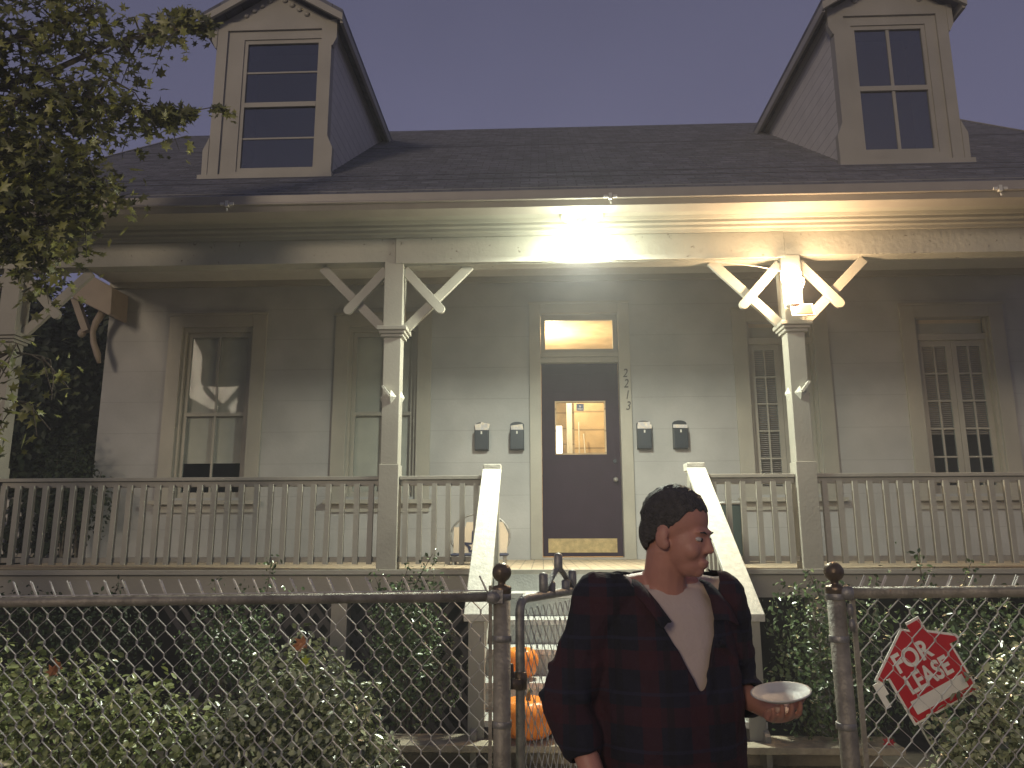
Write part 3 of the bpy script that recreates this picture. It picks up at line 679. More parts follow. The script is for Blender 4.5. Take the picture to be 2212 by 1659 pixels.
hoop = [(cx + .22, cy, FZ + .02)] + hoop + [(cx - .22, cy, FZ + .02)]
MB().tube(hoop, .010, 8).build('hoop_frame', 'steel', fc, True)
MB().prism([(cx - .235, FZ + .10), (cx + .235, FZ + .10), (cx + .25, FZ + .26), (cx + .20, FZ + .365), (cx - .12, FZ + .365), (cx - .13, FZ + .325), (cx - .232, FZ + .32)], cy - .015, cy - .003).build('back_cloth', 'beige', fc)
stx, stz = cx - .05, FZ + .15
MB().prism([(stx - .11, stz + .045), (stx - .025, stz + .035), (stx - .02, stz + .14), (stx + .05, stz + .14), (stx + .055, stz + .05), (stx + .10, stz + .03), (stx + .03, stz - .02), (stx + .02, stz - .045), (stx - .045, stz - .045), (stx - .06, stz)], cy - .0185, cy - .0155).build('navy_print', 'navy', fc)
MB().prism([(stx - .01 + rr * math.sin(R(36 * k)), stz + .005 + rr * math.cos(R(36 * k))) for k in range(10) for rr in ((.042 if k % 2 == 0 else .018),)], cy - .0215, cy - .019).build('star_print', 'beige', fc)
MB().box(cx - .25, cx + .25, cy - .18, cy + .05, FZ + .075, FZ + .095).build('chair_seat', 'navy', fc, bevel=.008)
for sx_ in (-.22, .22):
    for sy_ in (-.16, .03): MB().tube([(cx + sx_, cy + sy_, FZ), (cx + sx_, cy + sy_, FZ + .08)], .011, 8).build('leg', 'steel', fc)

# ================================================================== CHAIN LINK FENCE
def wire_mesh(P0, P1, ztop, zbot, w=.068, h=.092, r=.00185, lean=-1, barb=True):
    """woven diamonds between two plan points; each wire zigzags and hooks its neighbours"""
    P0, P1 = Vector((*P0, 0)), Vector((*P1, 0)); L = (P1 - P0).length; d = (P1 - P0) / L; nrm = Vector((-d.y, d.x, 0))
    b = MB(); w = w / 2; n = int(L / w); m = int((ztop - zbot) / (h / 2))
    for i in range(n + 1):
        s0 = i * w; pts = []
        for j in range(m + 1):
            side = 1 if (j + i) % 2 == 0 else -1; s = s0 + side * (w / 2 + .001)
            if s < 0 or s > L: s = min(max(s, 0), L)
            # small hook shape at each crossing
            z = ztop - j * h / 2; off = nrm * (.0025 * side)
            sag = .003 * math.sin(i * .7 + j * .3)
            for dz in (.006, -.006):
                if j == 0 and dz > 0 or j == m and dz < 0: continue
                pts.append(P0 + d * (s + sag - side * .001) + off + Vector((0, 0, z + dz)))
        for q0, q1 in zip(pts[:-1], pts[1:]):      # bright strands drawn thicker, dim ones thinner: light put into the shape
            ds = (q1 - q0).dot(d) * (q1.z - q0.z) * lean
            b.tube([q0, q1], r * (1.15 if ds >= 0 else .62), 4, False)
        if barb and i % 2 == 0:
            s = s0 + w / 2
            if s < L:
                q = P0 + d * s
                for k in (0, 1):
                    jx = random.uniform(-.003, .003)
                    b.tube([q + Vector((0, 0, ztop - .004)) + d * (.004 * k), q + d * (lean * .040 + jx + .005 * k) + Vector((0, 0, ztop + .078 - .004 * k))], .0028, 4)
    return b
def fence_post(P, x, y, ztop, lean=0):
    b = MB(); b.tube([(x - lean, y, 0), (x, y, ztop)], .0305, 22)
    p = b.build('terminal_post', 'post', P, True)
    MB().lathe((x, y, ztop), [(.033, -.022), (.034, .0), (.030, .006), (.014, .010), (.013, .020), (.018, .024)] + [(.034 * math.sin(R(t)), .053 - .034 * math.cos(R(t))) for t in range(32, 180, 12)], 28).build('ball_cap', 'ball', p, True)
    for z in (ztop - .03, ztop - .17, ztop - .45, ztop - .8):
        MB().lathe((x, y, z), [(.0325, -.011), (.0335, -.010), (.0335, .010), (.0325, .011)], 24).build('brace_band', 'steel', p, True)
    return p
FL = thing('chain_link_fence', 'grey chain-link fence section left of the gate with knuckled wire tips and a ball-topped post', 'fence', (-1.6, 2.8, 0))
FLA, FLB = (-3.4, 2.82), (-.178, 2.80); zt = 1.272
fence_post(FL, -.146, 2.8, 1.322, .0)
b = MB(); b.tube([(FLA[0], 2.79, zt - .015), (-.17, 2.775, zt + .022)], .0175, 14); b.build('top_rail', 'post', FL, True)
MB().tube([(FLA[0], 2.786, zt + .006), (-.2, 2.772, zt + .043)], .0022, 5).build('tension_wire', 'wire', FL)
b = MB(); b.ell((-.175, 2.775, zt + .02), (.03, .024, .024)); b.box(-.178, -.14, 2.762, 2.79, zt + .0, zt + .045); b.build('rail_end_cup', 'steel', FL)
m_ = wire_mesh(FLA, FLB, zt - .02, .08, lean=-1)
m_.v = [(x, y, z + (x + 3.4) / 3.2 * .034) for x, y, z in m_.v]
m_.build('wire_mesh', 'wire', FL)
MB().box(-.192, -.180, 2.79, 2.80, .1, 1.33).build('tension_bar', 'post', FL)
MB().tube([(-2.6, 2.84, 0), (-2.6, 2.84, 1.27)], .022, 14).build('line_post', 'post', FL, True)
FRr = thing('chain_link_fence', 'grey chain-link fence section right of the gate with the lease sign behind it', 'fence', (2, 2.8, 0))
fence_post(FRr, 1.012, 2.8, 1.322, -.01)
MB().tube([(1.03, 2.78, 1.305), (3.6, 2.78, 1.325)], .0195, 14).build('top_rail', 'post', FRr, True)
wire_mesh((1.062, 2.81), (3.6, 2.81), 1.285, .08, lean=1, w=.074).build('wire_mesh', 'wire', FRr)
MB().box(1.058, 1.074, 2.79, 2.80, .1, 1.30).build('tension_bar', 'post', FRr)
b = MB(); b.ell((1.045, 2.78, 1.305), (.028, .024, .026)); b.lathe((1.045, 2.768, 1.25), [(.008, -.02), (.012, 0), (.008, .02)], 10); b.lathe((1.047, 2.768, 1.20), [(.008, -.02), (.012, 0), (.008, .02)], 10); b.build('latch_bolts', 'steel', FRr, True)
MB().tube([(3.55, 2.82, 0), (3.55, 2.82, 1.3)], .022, 14).build('line_post', 'post', FRr, True)

# gate, swung inwards
G = thing('garden_gate', 'open chain-link gate with rounded pipe frame and three capped latch prongs on top', 'gate', (-.08, 2.87, 0))
g0 = Vector((-.085, 2.87, 0)); gd = Vector((.43, .90, 0)).normalized(); GL = 1.02; gz = 1.278; gb = .10; rc = .045
def gp(s, z): p = g0 + gd * s; return (p.x, p.y, z)
pts = [gp(0, gb + rc), gp(0, gz - rc)] + [gp(rc - rc * math.cos(R(t)), gz - rc + rc * math.sin(R(t))) for t in (22, 45, 68, 90)] + [gp(GL - rc, gz)] + [gp(GL - rc + rc * math.sin(R(t)), gz - rc + rc * math.cos(R(t))) for t in (22, 45, 68, 90)] + [gp(GL, gb + rc)] + [gp(GL - rc + rc * math.cos(R(t)), gb + rc - rc * math.sin(R(t))) for t in (22, 45, 68, 90)] + [gp(rc, gb)] + [gp(rc - rc * math.sin(R(t)), gb + rc - rc * math.cos(R(t))) for t in (22, 45, 68, 90)]
MB().tube(pts, .0165, 14).build('gate_frame', 'steel', G, True)
wire_mesh(gp(.025, 0)[:2], gp(GL - .025, 0)[:2], gz - .03, gb + .03, w=.052, h=.075, barb=False).build('wire_mesh', 'wire', G)
MB().tube([gp(.022, gb + .05), gp(.022, gz - .05)], .0045, 6).build('tension_bar', 'steel', G)
for z in (1.0, .38):
    b = MB(); b.lathe((g0.x, g0.y, z), [(.018, -.03), (.024, -.028), (.024, .028), (.018, .03)], 16); b.box(-.135, -.08, 2.815, 2.87, z - .02, z + .012); b.lathe((-.118, 2.845, z + .02), [(.010, -.04), (.012, 0), (.010, .04)], 10); b.build('hinge', 'ball', G, True)
b = MB()
a = Vector(gp(.20, gz + .012)); c = Vector(gp(.34, gz + .105)); e = Vector(gp(.48, gz + .012))
for p, q in ((a, c), (c, e)):
    d = (q - p); L = d.length; xa = d.normalized(); ya = Vector((-gd.y, gd.x, 0)); za = xa.cross(ya)
    b.obox((p + q) / 2, (L + .01, .022, .008), Matrix((xa, ya, za)).transposed())
fr = b.build('latch_fork', 'steel', G)
for s, z in ((.20, 0), (.34, .07), (.48, 0), (.27, -.02), (.41, -.02)):
    h_ = .065 if z >= 0 else .05
    MB().lathe(gp(s, gz + .012 + z), [(.014, 0), (.017, .004), (.017, h_), (.012, h_ + .006), (.003, h_ + .009)], 14).build('prong', 'steel', fr, True)

# ================================================================== LEASE SIGN
SG = thing('lease_sign', 'tilted red house-shaped sign reading FOR LEASE behind the right fence', 'sign', (1.33, 3.0, 0))
Yg = 3.05
def PX(px, py, Y):
    dx = (px - 1106) / 1662; dy = -(py - 829.5) / 1662
    d = fw + rt2 * dx + up2 * dy; t = Y / d.y; return d.x * t, EYE + d.z * t
out = [PX(*p, Yg) for p in ((1878, 1477), (1985, 1352), (2014, 1368), (2008, 1354), (2056 - 40, 1338), (2044, 1362), (2050, 1382), (2082, 1392), (2100, 1450), (2112, 1500), (1941, 1560))]
c0 = (1.405, 1.012)
ang = 27
def rot2(x, z, a=ang):
    a = R(a); x, z = x * 1.04, z * 1.04; return (c0[0] + x * math.cos(a) - z * math.sin(a), c0[1] + x * math.sin(a) + z * math.cos(a))
shape = [(-.125, -.135), (.125, -.135), (.125, .035), (.160, .035), (.155, .05), (.075, .105), (.075, .155), (.025, .155), (.025, .130), (0, .148), (-.165, .045), (-.158, .032), (-.125, .032)]
def shp(k, y0, y1, nm, mt, par):
    cxs = (0, .0)
    return MB().prism([rot2(x * k[0] * 1.06, z * k[1] * 1.06 + k[2]) for x, z in shape], y0, y1).build(nm, mt, par)
pn = shp((1, 1, 0), Yg, Yg + .006, 'panel', 'signw', SG)
shp((.94, .945, 0), Yg - .0022, Yg - .0003, 'red_field', 'red', pn)
MB().prism([rot2(x, z) for x, z in ((-.105, -.115), (.105, -.115), (.105, -.068), (-.105, -.068))], Yg - .004, Yg - .0025).build('write_on_strip', 'signw', pn)
def smx(x, z, yy):
    X, Z = rot2(x, z); return Matrix.Translation((X, yy, Z)) @ Matrix.Rotation(R(-ang), 4, 'Y') @ Matrix.Rotation(R(90), 4, 'X')
text_mesh('lettering', 'FOR', .094, .001, smx(-.018, .057, Yg - .0035), 'signw', pn, bold=.0025, sx=.84)
text_mesh('lettering', 'LEASE', .094, .001, smx(0, -.022, Yg - .0035), 'signw', pn, bold=.0025, sx=.74)
for xx in (-.115, .115):
    a = rot2(xx, .10); c = rot2(xx, -.36)
    MB().tube([(a[0], Yg + .010, a[1]), (c[0], Yg + .012, c[1])], .0035, 6).build('wire_stake', 'wire', SG)
a = rot2(-.165, .0); MB().prism([rot2(-.185, .03), rot2(-.150, .03), rot2(-.150, -.02), rot2(-.165, -.02), rot2(-.165, -.06), rot2(-.185, -.06)], Yg + .02, Yg + .024).build('bracket', 'signw', SG)

# ================================================================== PUMPKINS
def pumpkin(x, yy, z, r, hgt, label, ribs=11):
    t = thing('pumpkin', label, 'pumpkin', (x, yy, z), 'pumpkins on the stairs'); v = []; n, m = ribs * 6, 16; f = []
    for i in range(m + 1):
        a = -math.pi / 2 + math.pi * i / m
        for k in range(n):
            th = 2 * math.pi * k / n; rr = r * (math.cos(a) ** .75 if math.cos(a) > 0 else 0) * (1 - .10 * abs(math.cos(th * ribs / 2)) ** 6)
            zz = hgt / 2 * math.sin(a) - (.025 * (1 - math.cos(a)) if a > 0 else -.0) * (abs(a) > 1.1)
            v.append((x + rr * math.cos(th), yy + rr * math.sin(th), z + hgt / 2 + zz))
    f = [(i * n + k, i * n + (k + 1) % n, (i + 1) * n + (k + 1) % n, (i + 1) * n + k) for i in range(m) for k in range(n)]
    MB().add(v, f).build('pumpkin_skin', 'pumpkin', t, True)
    MB().tube([(x, yy, z + hgt - .035), (x + .003, yy, z + hgt + .005), (x + .015, yy - .005, z + hgt + .03)], [.016, .011, .014], 7).build('stalk', 'stem', t, True)
pumpkin(-.145, 4.88, .66, .115, .19, 'smaller orange pumpkin on the higher stair behind the gate')
pumpkin(-.09, 4.47, .42, .165, .225, 'larger orange pumpkin in front of and below the other one behind the gate')

# ================================================================== FOLIAGE
def leaves(pts, nrm, size, shape='oval', jitter=.8, szvar=.35):
    """one small folded leaf per point -> vertices, faces"""
    n = len(pts); pts = np.asarray(pts); nrm = np.asarray(nrm) + rng.normal(0, jitter, (n, 3)); nrm /= np.linalg.norm(nrm, axis=1)[:, None] + 1e-9
    t = rng.normal(0, 1, (n, 3)); t -= (t * nrm).sum(1)[:, None] * nrm; t /= np.linalg.norm(t, axis=1)[:, None] + 1e-9
    w = np.cross(nrm, t); s = (size * (1 + rng.uniform(-szvar, szvar, n)))[:, None]
    if shape == 'oval':
        co = [(-.5, 0, 0), (-.15, -.26, .07), (.2, -.24, .08), (.5, 0, -.04), (.2, .24, .08), (-.15, .26, .07), (0, 0, 0)]
        fc = [(0, 1, 6), (1, 2, 6), (2, 3, 6), (3, 4, 6), (4, 5, 6), (5, 0, 6)]
    else:   # lobed
        co = [(-.5, 0, 0)]
        for a, r_ in ((-150, .30), (-115, .52), (-90, .25), (-50, .62), (-28, .30), (0, .72), (28, .30), (50, .62), (90, .25), (115, .52), (150, .30)):
            co.append((r_ * math.cos(R(a)), r_ * math.sin(R(a)), -.10 * abs(math.sin(R(a))) - .06 * r_))
        co.append((0, 0, .03)); k = len(co) - 1; fc = [(i, i + 1, k) for i in range(k - 1)] + [(k - 1, 0, k)]
    V = np.concatenate([pts[:, None, :] + s[:, None] * (c[0] * t + c[1] * w + c[2] * nrm)[:, None, :] for c in co], 1).reshape(-1, 3)
    F = (np.arange(n)[:, None, None] * len(co) + np.array(fc)[None]).reshape(-1, 3)
    return V, F
def leaf_obj(name, V, F, mt, parent):
    me = bpy.data.meshes.new(name); me.vertices.add(len(V)); me.vertices.foreach_set('co', V.astype(np.float32).ravel())
    me.loops.add(len(F) * 3); me.loops.foreach_set('vertex_index', F.astype(np.int32).ravel())
    me.polygons.add(len(F)); me.polygons.foreach_set('loop_start', np.arange(0, len(F) * 3, 3, dtype=np.int32)); me.polygons.foreach_set('loop_total', np.full(len(F), 3, dtype=np.int32))
    me.update(calc_edges=True); me.validate(); me.materials.append(K[mt])
    o = bpy.data.objects.new(name, me); C.objects.link(o); attach(o, parent); return o
def blob_points(blobs, n, lo=.55, hi=1.05):
    P, N = [], []; vol = np.array([a[3] * a[4] * a[5] for a in blobs]) ** .67; vol /= vol.sum()
    for (x, y, z, rx, ry, rz), fr_ in zip(blobs, vol):
        k = int(n * fr_); d = rng.normal(0, 1, (k, 3)); d /= np.linalg.norm(d, axis=1)[:, None]
        r = rng.uniform(lo ** 2, hi ** 2, k) ** .5
        # uneven outline
        r *= 1 + .12 * np.sin(d[:, 0] * 7 + x * 9) * np.cos(d[:, 2] * 6 + y * 5) + .06 * np.sin(d[:, 1] * 15 + d[:, 0] * 13)
        P.append(np.array([x, y, z]) + d * r[:, None] * np.array([rx, ry, rz])); N.append(d + np.array([0, 0, .4]))
    P = np.concatenate(P); N = np.concatenate(N); k = P[:, 2] > .03; return P[k], N[k]
def shrub(name, label, cat, base, blobs, n, size, mt, stems=8, group=None, lo=.55, sprigs=(), leafpart='foliage'):
    t = thing(name, label, cat, base, group)
    P, N = blob_points(blobs, n, lo)
    b = MB(); xs_ = base
    for i in range(stems):
        bl = blobs[i % len(blobs)]; e = Vector((bl[0] + random.uniform(-.6, .6) * bl[3], bl[1] + random.uniform(-.5, .5) * bl[4], bl[2] + random.uniform(.1, .8) * bl[5])); s = Vector(base) + Vector((random.uniform(-.12, .12), random.uniform(-.1, .1), 0))
        s.x += (bl[0] - base[0]) * .5
        mid = (s + e) / 2 + Vector((random.uniform(-.06, .06), random.uniform(-.05, .05), .05)); b.tube([s, mid, e], [.011, .008, .003], 5)
    for (sx0, sy0, sz0, sx1, sy1, sz1, k, ls) in sprigs:
        a, c = Vector((sx0, sy0, sz0)), Vector((sx1, sy1, sz1)); mid = (a + c) / 2 + Vector((random.uniform(-.02, .02), 0, .01)); b.tube([a, mid, c], [.004, .003, .0015], 5)
        tt = rng.uniform(0, 1, k)[:, None]; Q = np.array(a) * (1 - tt) + np.array(c) * tt + rng.normal(0, ls, (k, 3)); P = np.concatenate([P, Q]); N = np.concatenate([N, rng.normal(0, 1, (k, 3))])
    V, F = leaves(P, N, size); leaf_obj(leafpart, V, F, mt, t); b.build('stems', 'bark', t)
    return t
# hedges just behind the fence
shrub('hedge_bush', 'large pale green hedge bush at the far left behind the fence', 'bush', (-1.7, 3.15, 0),
      [(-1.95, 3.15, .58, .42, .26, .48), (-1.55, 3.15, .54, .34, .26, .40), (-1.25, 3.2, .44, .30, .24, .36), (-2.4, 3.2, .6, .4, .3, .5)], 15000, .031, 'lime_leaf', 14, 'glossy hedge bushes behind the fence')
shrub('hedge_bush', 'rounded shiny-leaved hedge bush topped by a curled brown leaf, left of the gate', 'bush', (-.95, 3.1, 0),
      [(-.98, 3.12, .66, .27, .24, .44), (-.78, 3.1, .55, .24, .24, .46), (-.62, 3.05, .34, .18, .2, .38), (-1.2, 3.1, .48, .2, .22, .42)], 15000, .030, 'box_leaf', 14, 'glossy hedge bushes behind the fence')
shrub('hedge_bush', 'rounded hedge bush of shiny leaves in the bottom right corner, covering the sign edge', 'bush', (1.75, 3.1, 0),
      [(1.64, 2.94, .64, .32, .10, .38), (1.46, 2.94, .40, .22, .09, .36), (1.95, 3.1, .70, .36, .22, .44)], 15000, .029, 'box_leaf', 12, 'glossy hedge bushes behind the fence')
# shrubs along the porch
def back(nm, lab, base, blobs, n, sz, sprigs=(), mt='shrub_leaf', st=8): shrub(nm, lab, 'shrub', base, blobs, n, sz, mt, st, 'small-leaved shrubs along the porch', .35, sprigs)
back('porch_shrub', 'leafy shrub with tall sprigs in front of the left porch railing', (-1.95, 4.9, 0), [(-1.95, 4.9, .82, .30, .3, .28)], 1500, .030,
     [(-1.95, 4.85, .8, -2.02, 4.8, 1.24, 50, .03), (-1.75, 4.85, .9, -1.67, 4.8, 1.36, 80, .035), (-1.7, 4.8, .8, -1.52, 4.8, 1.2, 60, .035), (-1.9, 4.8, .8, -1.85, 4.8, 1.22, 50, .03)])
back('porch_shrub', 'bright leafy shrub reaching above the fence just left of the stairs', (-.80, 4.75, 0), [(-.82, 4.75, 1.0, .25, .22, .26), (-.78, 4.75, .72, .30, .25, .34)], 3000, .028,
     [(-.8, 4.7, 1.1, -.66, 4.7, 1.40, 80, .035), (-.85, 4.7, 1.1, -.80, 4.7, 1.34, 50, .03), (-.9, 4.7, 1.05, -1.0, 4.7, 1.26, 70, .035), (-.75, 4.7, 1.1, -.60, 4.7, 1.24, 50, .03)])
back('porch_shrub', 'dense dark green shrub between the right handrail and the right fence post', (1.68, 4.6, 0), [(1.62, 4.7, .98, .34, .28, .27), (1.70, 4.6, .72, .38, .3, .36), (1.55, 4.6, .62, .30, .3, .3)], 3800, .030,
     [(1.6, 4.6, 1.1, 1.52, 4.6, 1.30, 50, .03), (1.85, 4.6, 1.0, 1.9, 4.6, 1.28, 50, .03)])
back('porch_shrub', 'wide green shrub behind the lease sign', (2.5, 4.6, 0), [(2.35, 4.6, .95, .36, .28, .25), (2.75, 4.6, .90, .34, .28, .30), (2.4, 4.55, .65, .5, .3, .36), (3.2, 4.7, .85, .35, .3, .34)], 5200, .032,
     [(2.2, 4.6, 1.1, 2.12, 4.55, 1.40, 60, .03), (2.35, 4.6, 1.1, 2.42, 4.55, 1.36, 50, .03), (2.9, 4.6, 1.05, 3.0, 4.55, 1.36, 60, .03)])
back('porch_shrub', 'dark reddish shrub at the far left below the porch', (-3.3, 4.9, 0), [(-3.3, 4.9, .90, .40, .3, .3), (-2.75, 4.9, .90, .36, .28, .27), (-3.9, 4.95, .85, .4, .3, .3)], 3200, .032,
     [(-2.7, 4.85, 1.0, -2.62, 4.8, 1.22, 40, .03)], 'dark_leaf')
# loose leaves
def one_leaf(name, pos, size, mt, label, shape='lobed', n=1):
    V, F = leaves(np.array([pos] * n) + rng.normal(0, .012 if n > 1 else 0, (n, 3)), np.array([(0, -1, .3)] * n), size, shape, .35, .1)
    t = bpy.data.objects.new(name, None); me = bpy.data.meshes.new(name); me.from_pydata([tuple(v) for v in V], [], [tuple(f) for f in F]); me.materials.append(K[mt]); bpy.data.objects.remove(t)
    o = bpy.data.objects.new(name, me); C.objects.link(o); return tag(o, label, 'leaf')
x_, z_ = PX(120, 1435, 2.88); one_leaf('dead_leaf', (x_, 2.88, z_), .05, 'dead_leaf', 'dry brown leaf caught in the mesh at the far left', n=2)
x_, z_ = PX(652, 1393, 2.9); one_leaf('dead_leaf', (x_, 2.9, z_), .055, 'dead_leaf', 'curled orange-brown leaf on top of the middle hedge bush', n=2)
x_, z_ = PX(658, 1428, 2.9); one_leaf('yellow_leaf', (x_, 2.9, z_), .045, 'yellow_leaf', 'bright yellow-green leaf just below the curled brown leaf')
x_, z_ = PX(1900, 1592, 4.36); one_leaf('dead_leaf', (1.80, 4.40, .435), .07, 'red', 'small red fallen leaf at the right end of the upper plank step', n=2)

# overhanging tree, trunk beyond the left edge of the picture
T = thing('street_tree', 'broad-leaved tree hanging yellow-green branches over the left end of the porch', 'tree', (-4.9, 3.3, 0))
tp = [Vector((-4.9, 3.3, 0)), Vector((-4.86, 3.32, 1.4)), Vector((-4.75, 3.3, 2.6)), Vector((-4.6, 3.35, 3.8)), Vector((-4.6, 3.4, 5.2))]
MB().tube(tp, [.17, .14, .125, .10, .05], 12).build('trunk', 'bark', T, True)
b = MB(); LP = []
def limb(pts, r0, leafn, spread=.16, droop=.12, sub=8, sl=.45):
    q = [Vector(p) for p in pts]; b.tube(q, [r0 * (1 - .8 * i / (len(q) - 1)) for i in range(len(q))], 6)
    for s in range(sub + int(sub * .7 * (len(q) > 3 and q[0] in tp))):
        u = (random.uniform(.25, 1) if s < sub else random.uniform(.10, .36)) * (len(q) - 1); i = min(int(u), len(q) - 2); a = q[i].lerp(q[i + 1], u - i)
        d = Vector((random.uniform(-1, 1), random.uniform(-.8, .8), random.uniform(-.9, .6))).normalized() * sl * random.uniform(.5, 1)
        m1 = a + d * .5 + Vector((0, 0, .02)); e = a + d - Vector((0, 0, droop)); b.tube([a, m1, e], [r0 * .3, .004, .002], 5, False)
        for k in range(leafn):
            w = random.random(); c = (a.lerp(m1, w * 2) if w < .5 else m1.lerp(e, w * 2 - 1)); LP.append(c + Vector((random.gauss(0, spread * .45), random.gauss(0, spread * .45), random.gauss(-.02, spread * .4))))
def PP(px, py, Y): x, z = PX(px, py, Y); return (x, Y, z)
limb([tp[3], PP(-60, 120, 3.9), PP(90, 60, 4.1), PP(230, 20, 4.3)], .035, 30, sub=16, sl=.42)
limb([tp[3], PP(-40, 200, 4.0), PP(120, 150, 4.3), PP(250, 90, 4.5), PP(400, 60, 4.7)], .03, 22, sub=16, sl=.34)
limb([tp[3], PP(-40, 330, 4.0), PP(100, 250, 4.2), PP(230, 240, 4.5), PP(340, 240, 4.7)], .03, 30, sub=18, sl=.34)
limb([PP(230, 240, 4.5), PP(340, 245, 4.7), PP(415, 240, 4.8), PP(478, 228, 4.9)], .010, 34, spread=.07, sub=9, sl=.10, droop=.0)
limb([PP(250, 90, 4.5), PP(330, 60, 4.7), PP(400, 45, 4.8), PP(455, 62, 4.9)], .010, 34, spread=.08, sub=9, sl=.12, droop=.0)
limb([tp[2], PP(-60, 300, 3.9), PP(60, 200, 4.1), PP(170, 215, 4.2), PP(240, 170, 4.3)], .03, 27, sub=15, sl=.38)
limb([tp[2], PP(-60, 380, 3.9), PP(40, 320, 4.0), PP(120, 340, 4.1), PP(190, 330, 4.2)], .025, 34, sub=14, sl=.3)
limb([tp[2], PP(-60, 420, 3.9), PP(60, 400, 4.0), PP(150, 400, 4.1), PP(235, 405, 4.2)], .025, 34, sub=14, sl=.30)
limb([tp[2], PP(-60, 480, 3.9), PP(40, 470, 4.0), PP(140, 480, 4.1), PP(220, 460, 4.2)], .022, 34, sub=14, sl=.30)
limb([tp[2], PP(-60, 540, 3.9), PP(30, 550, 4.0), PP(130, 560, 4.1)], .02, 30, sub=10, sl=.26)
limb([tp[1], PP(-60, 800, 3.9), PP(20, 760, 4.0), PP(90, 770, 4.1), PP(150, 840, 4.1)], .015, 9, sub=8, sl=.2)
limb([tp[1], PP(-60, 930, 3.9), PP(0, 860, 4.0), PP(60, 870, 4.05), PP(110, 930, 4.1)], .012, 9, sub=7, sl=.18)
limb([tp[3], PP(-60, 60, 3.9), PP(0, -40, 4.0), PP(100, -60, 4.2)], .03, 30, sub=10)
b.build('branches', 'bark', T)
P = np.array([tuple(p) for p in LP]); V, F = leaves(P, np.tile((0, -.7, .7), (len(P), 1)), .058, 'lobed', .7, .45); leaf_obj('foliage', V, F, 'tree_leaf', T)
# evergreen in the side yard, its lack of light put into near-black leaves
shrub('side_yard_tree', 'tall evergreen in the dark side yard behind the left porch end', 'tree', (-6.0, 9.2, 0),
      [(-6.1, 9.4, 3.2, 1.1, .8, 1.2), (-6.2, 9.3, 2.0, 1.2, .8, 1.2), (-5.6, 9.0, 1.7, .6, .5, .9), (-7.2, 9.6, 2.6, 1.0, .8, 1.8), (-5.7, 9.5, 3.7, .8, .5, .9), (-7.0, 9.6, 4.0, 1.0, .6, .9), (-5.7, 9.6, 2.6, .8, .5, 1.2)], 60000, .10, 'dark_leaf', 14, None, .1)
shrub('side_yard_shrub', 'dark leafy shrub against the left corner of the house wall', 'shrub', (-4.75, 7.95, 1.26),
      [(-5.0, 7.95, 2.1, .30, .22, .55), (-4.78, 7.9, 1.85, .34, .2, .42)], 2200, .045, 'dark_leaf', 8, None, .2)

# ================================================================== PERSON
PS = thing('person', 'person in a dark plaid shirt over a white T-shirt, looking right and holding a plate', 'person', (.34, 2.20, 0))
BY = R(20)                      # body turned towards the right of the picture
Q = Matrix.Translation((.325, 2.20, 0)) @ Matrix.Rotation(BY, 4, 'Z')
def organic(mb, name, mt, voxel, smooth=6, cut=None, parent=PS, tf=True):
    me = bpy.data.meshes.new(name); me.from_pydata(mb.v, [], mb.f)
    bm = bmesh.new(); bm.from_mesh(me); bmesh.ops.recalc_face_normals(bm, faces=bm.faces); bm.to_mesh(me); bm.free()
    o = bpy.data.objects.new(name + '_src', me); C.objects.link(o)
    m = o.modifiers.new('r', 'REMESH'); m.mode = 'VOXEL'; m.voxel_size = voxel
    s = o.modifiers.new('s', 'SMOOTH'); s.iterations = smooth; s.factor = .5
    dg = bpy.context.evaluated_depsgraph_get(); me2 = bpy.data.meshes.new_from_object(o.evaluated_get(dg)); bpy.data.objects.remove(o); me2.name = name
    if cut:
        bm = bmesh.new(); bm.from_mesh(me2); bmesh.ops.delete(bm, geom=[f for f in bm.faces if cut(f.calc_center_median())], context='FACES')
        for it in range(14):                     # even out the cut edge
            new = {}
            for v in bm.verts:
                nb_ = [e.other_vert(v).co for e in v.link_edges if e.is_boundary]
                if len(nb_) == 2: new[v] = v.co * .4 + (nb_[0] + nb_[1]) * .3
            for v, c_ in new.items(): v.co = c_
        bm.to_mesh(me2); bm.free()
    if tf: me2.transform(Q)
    me2.materials.clear(); me2.materials.append(K[mt]); me2.polygons.foreach_set('use_smooth', [True] * len(me2.polygons))
    r = bpy.data.objects.new(name, me2); C.objects.link(r); attach(r, parent); return r
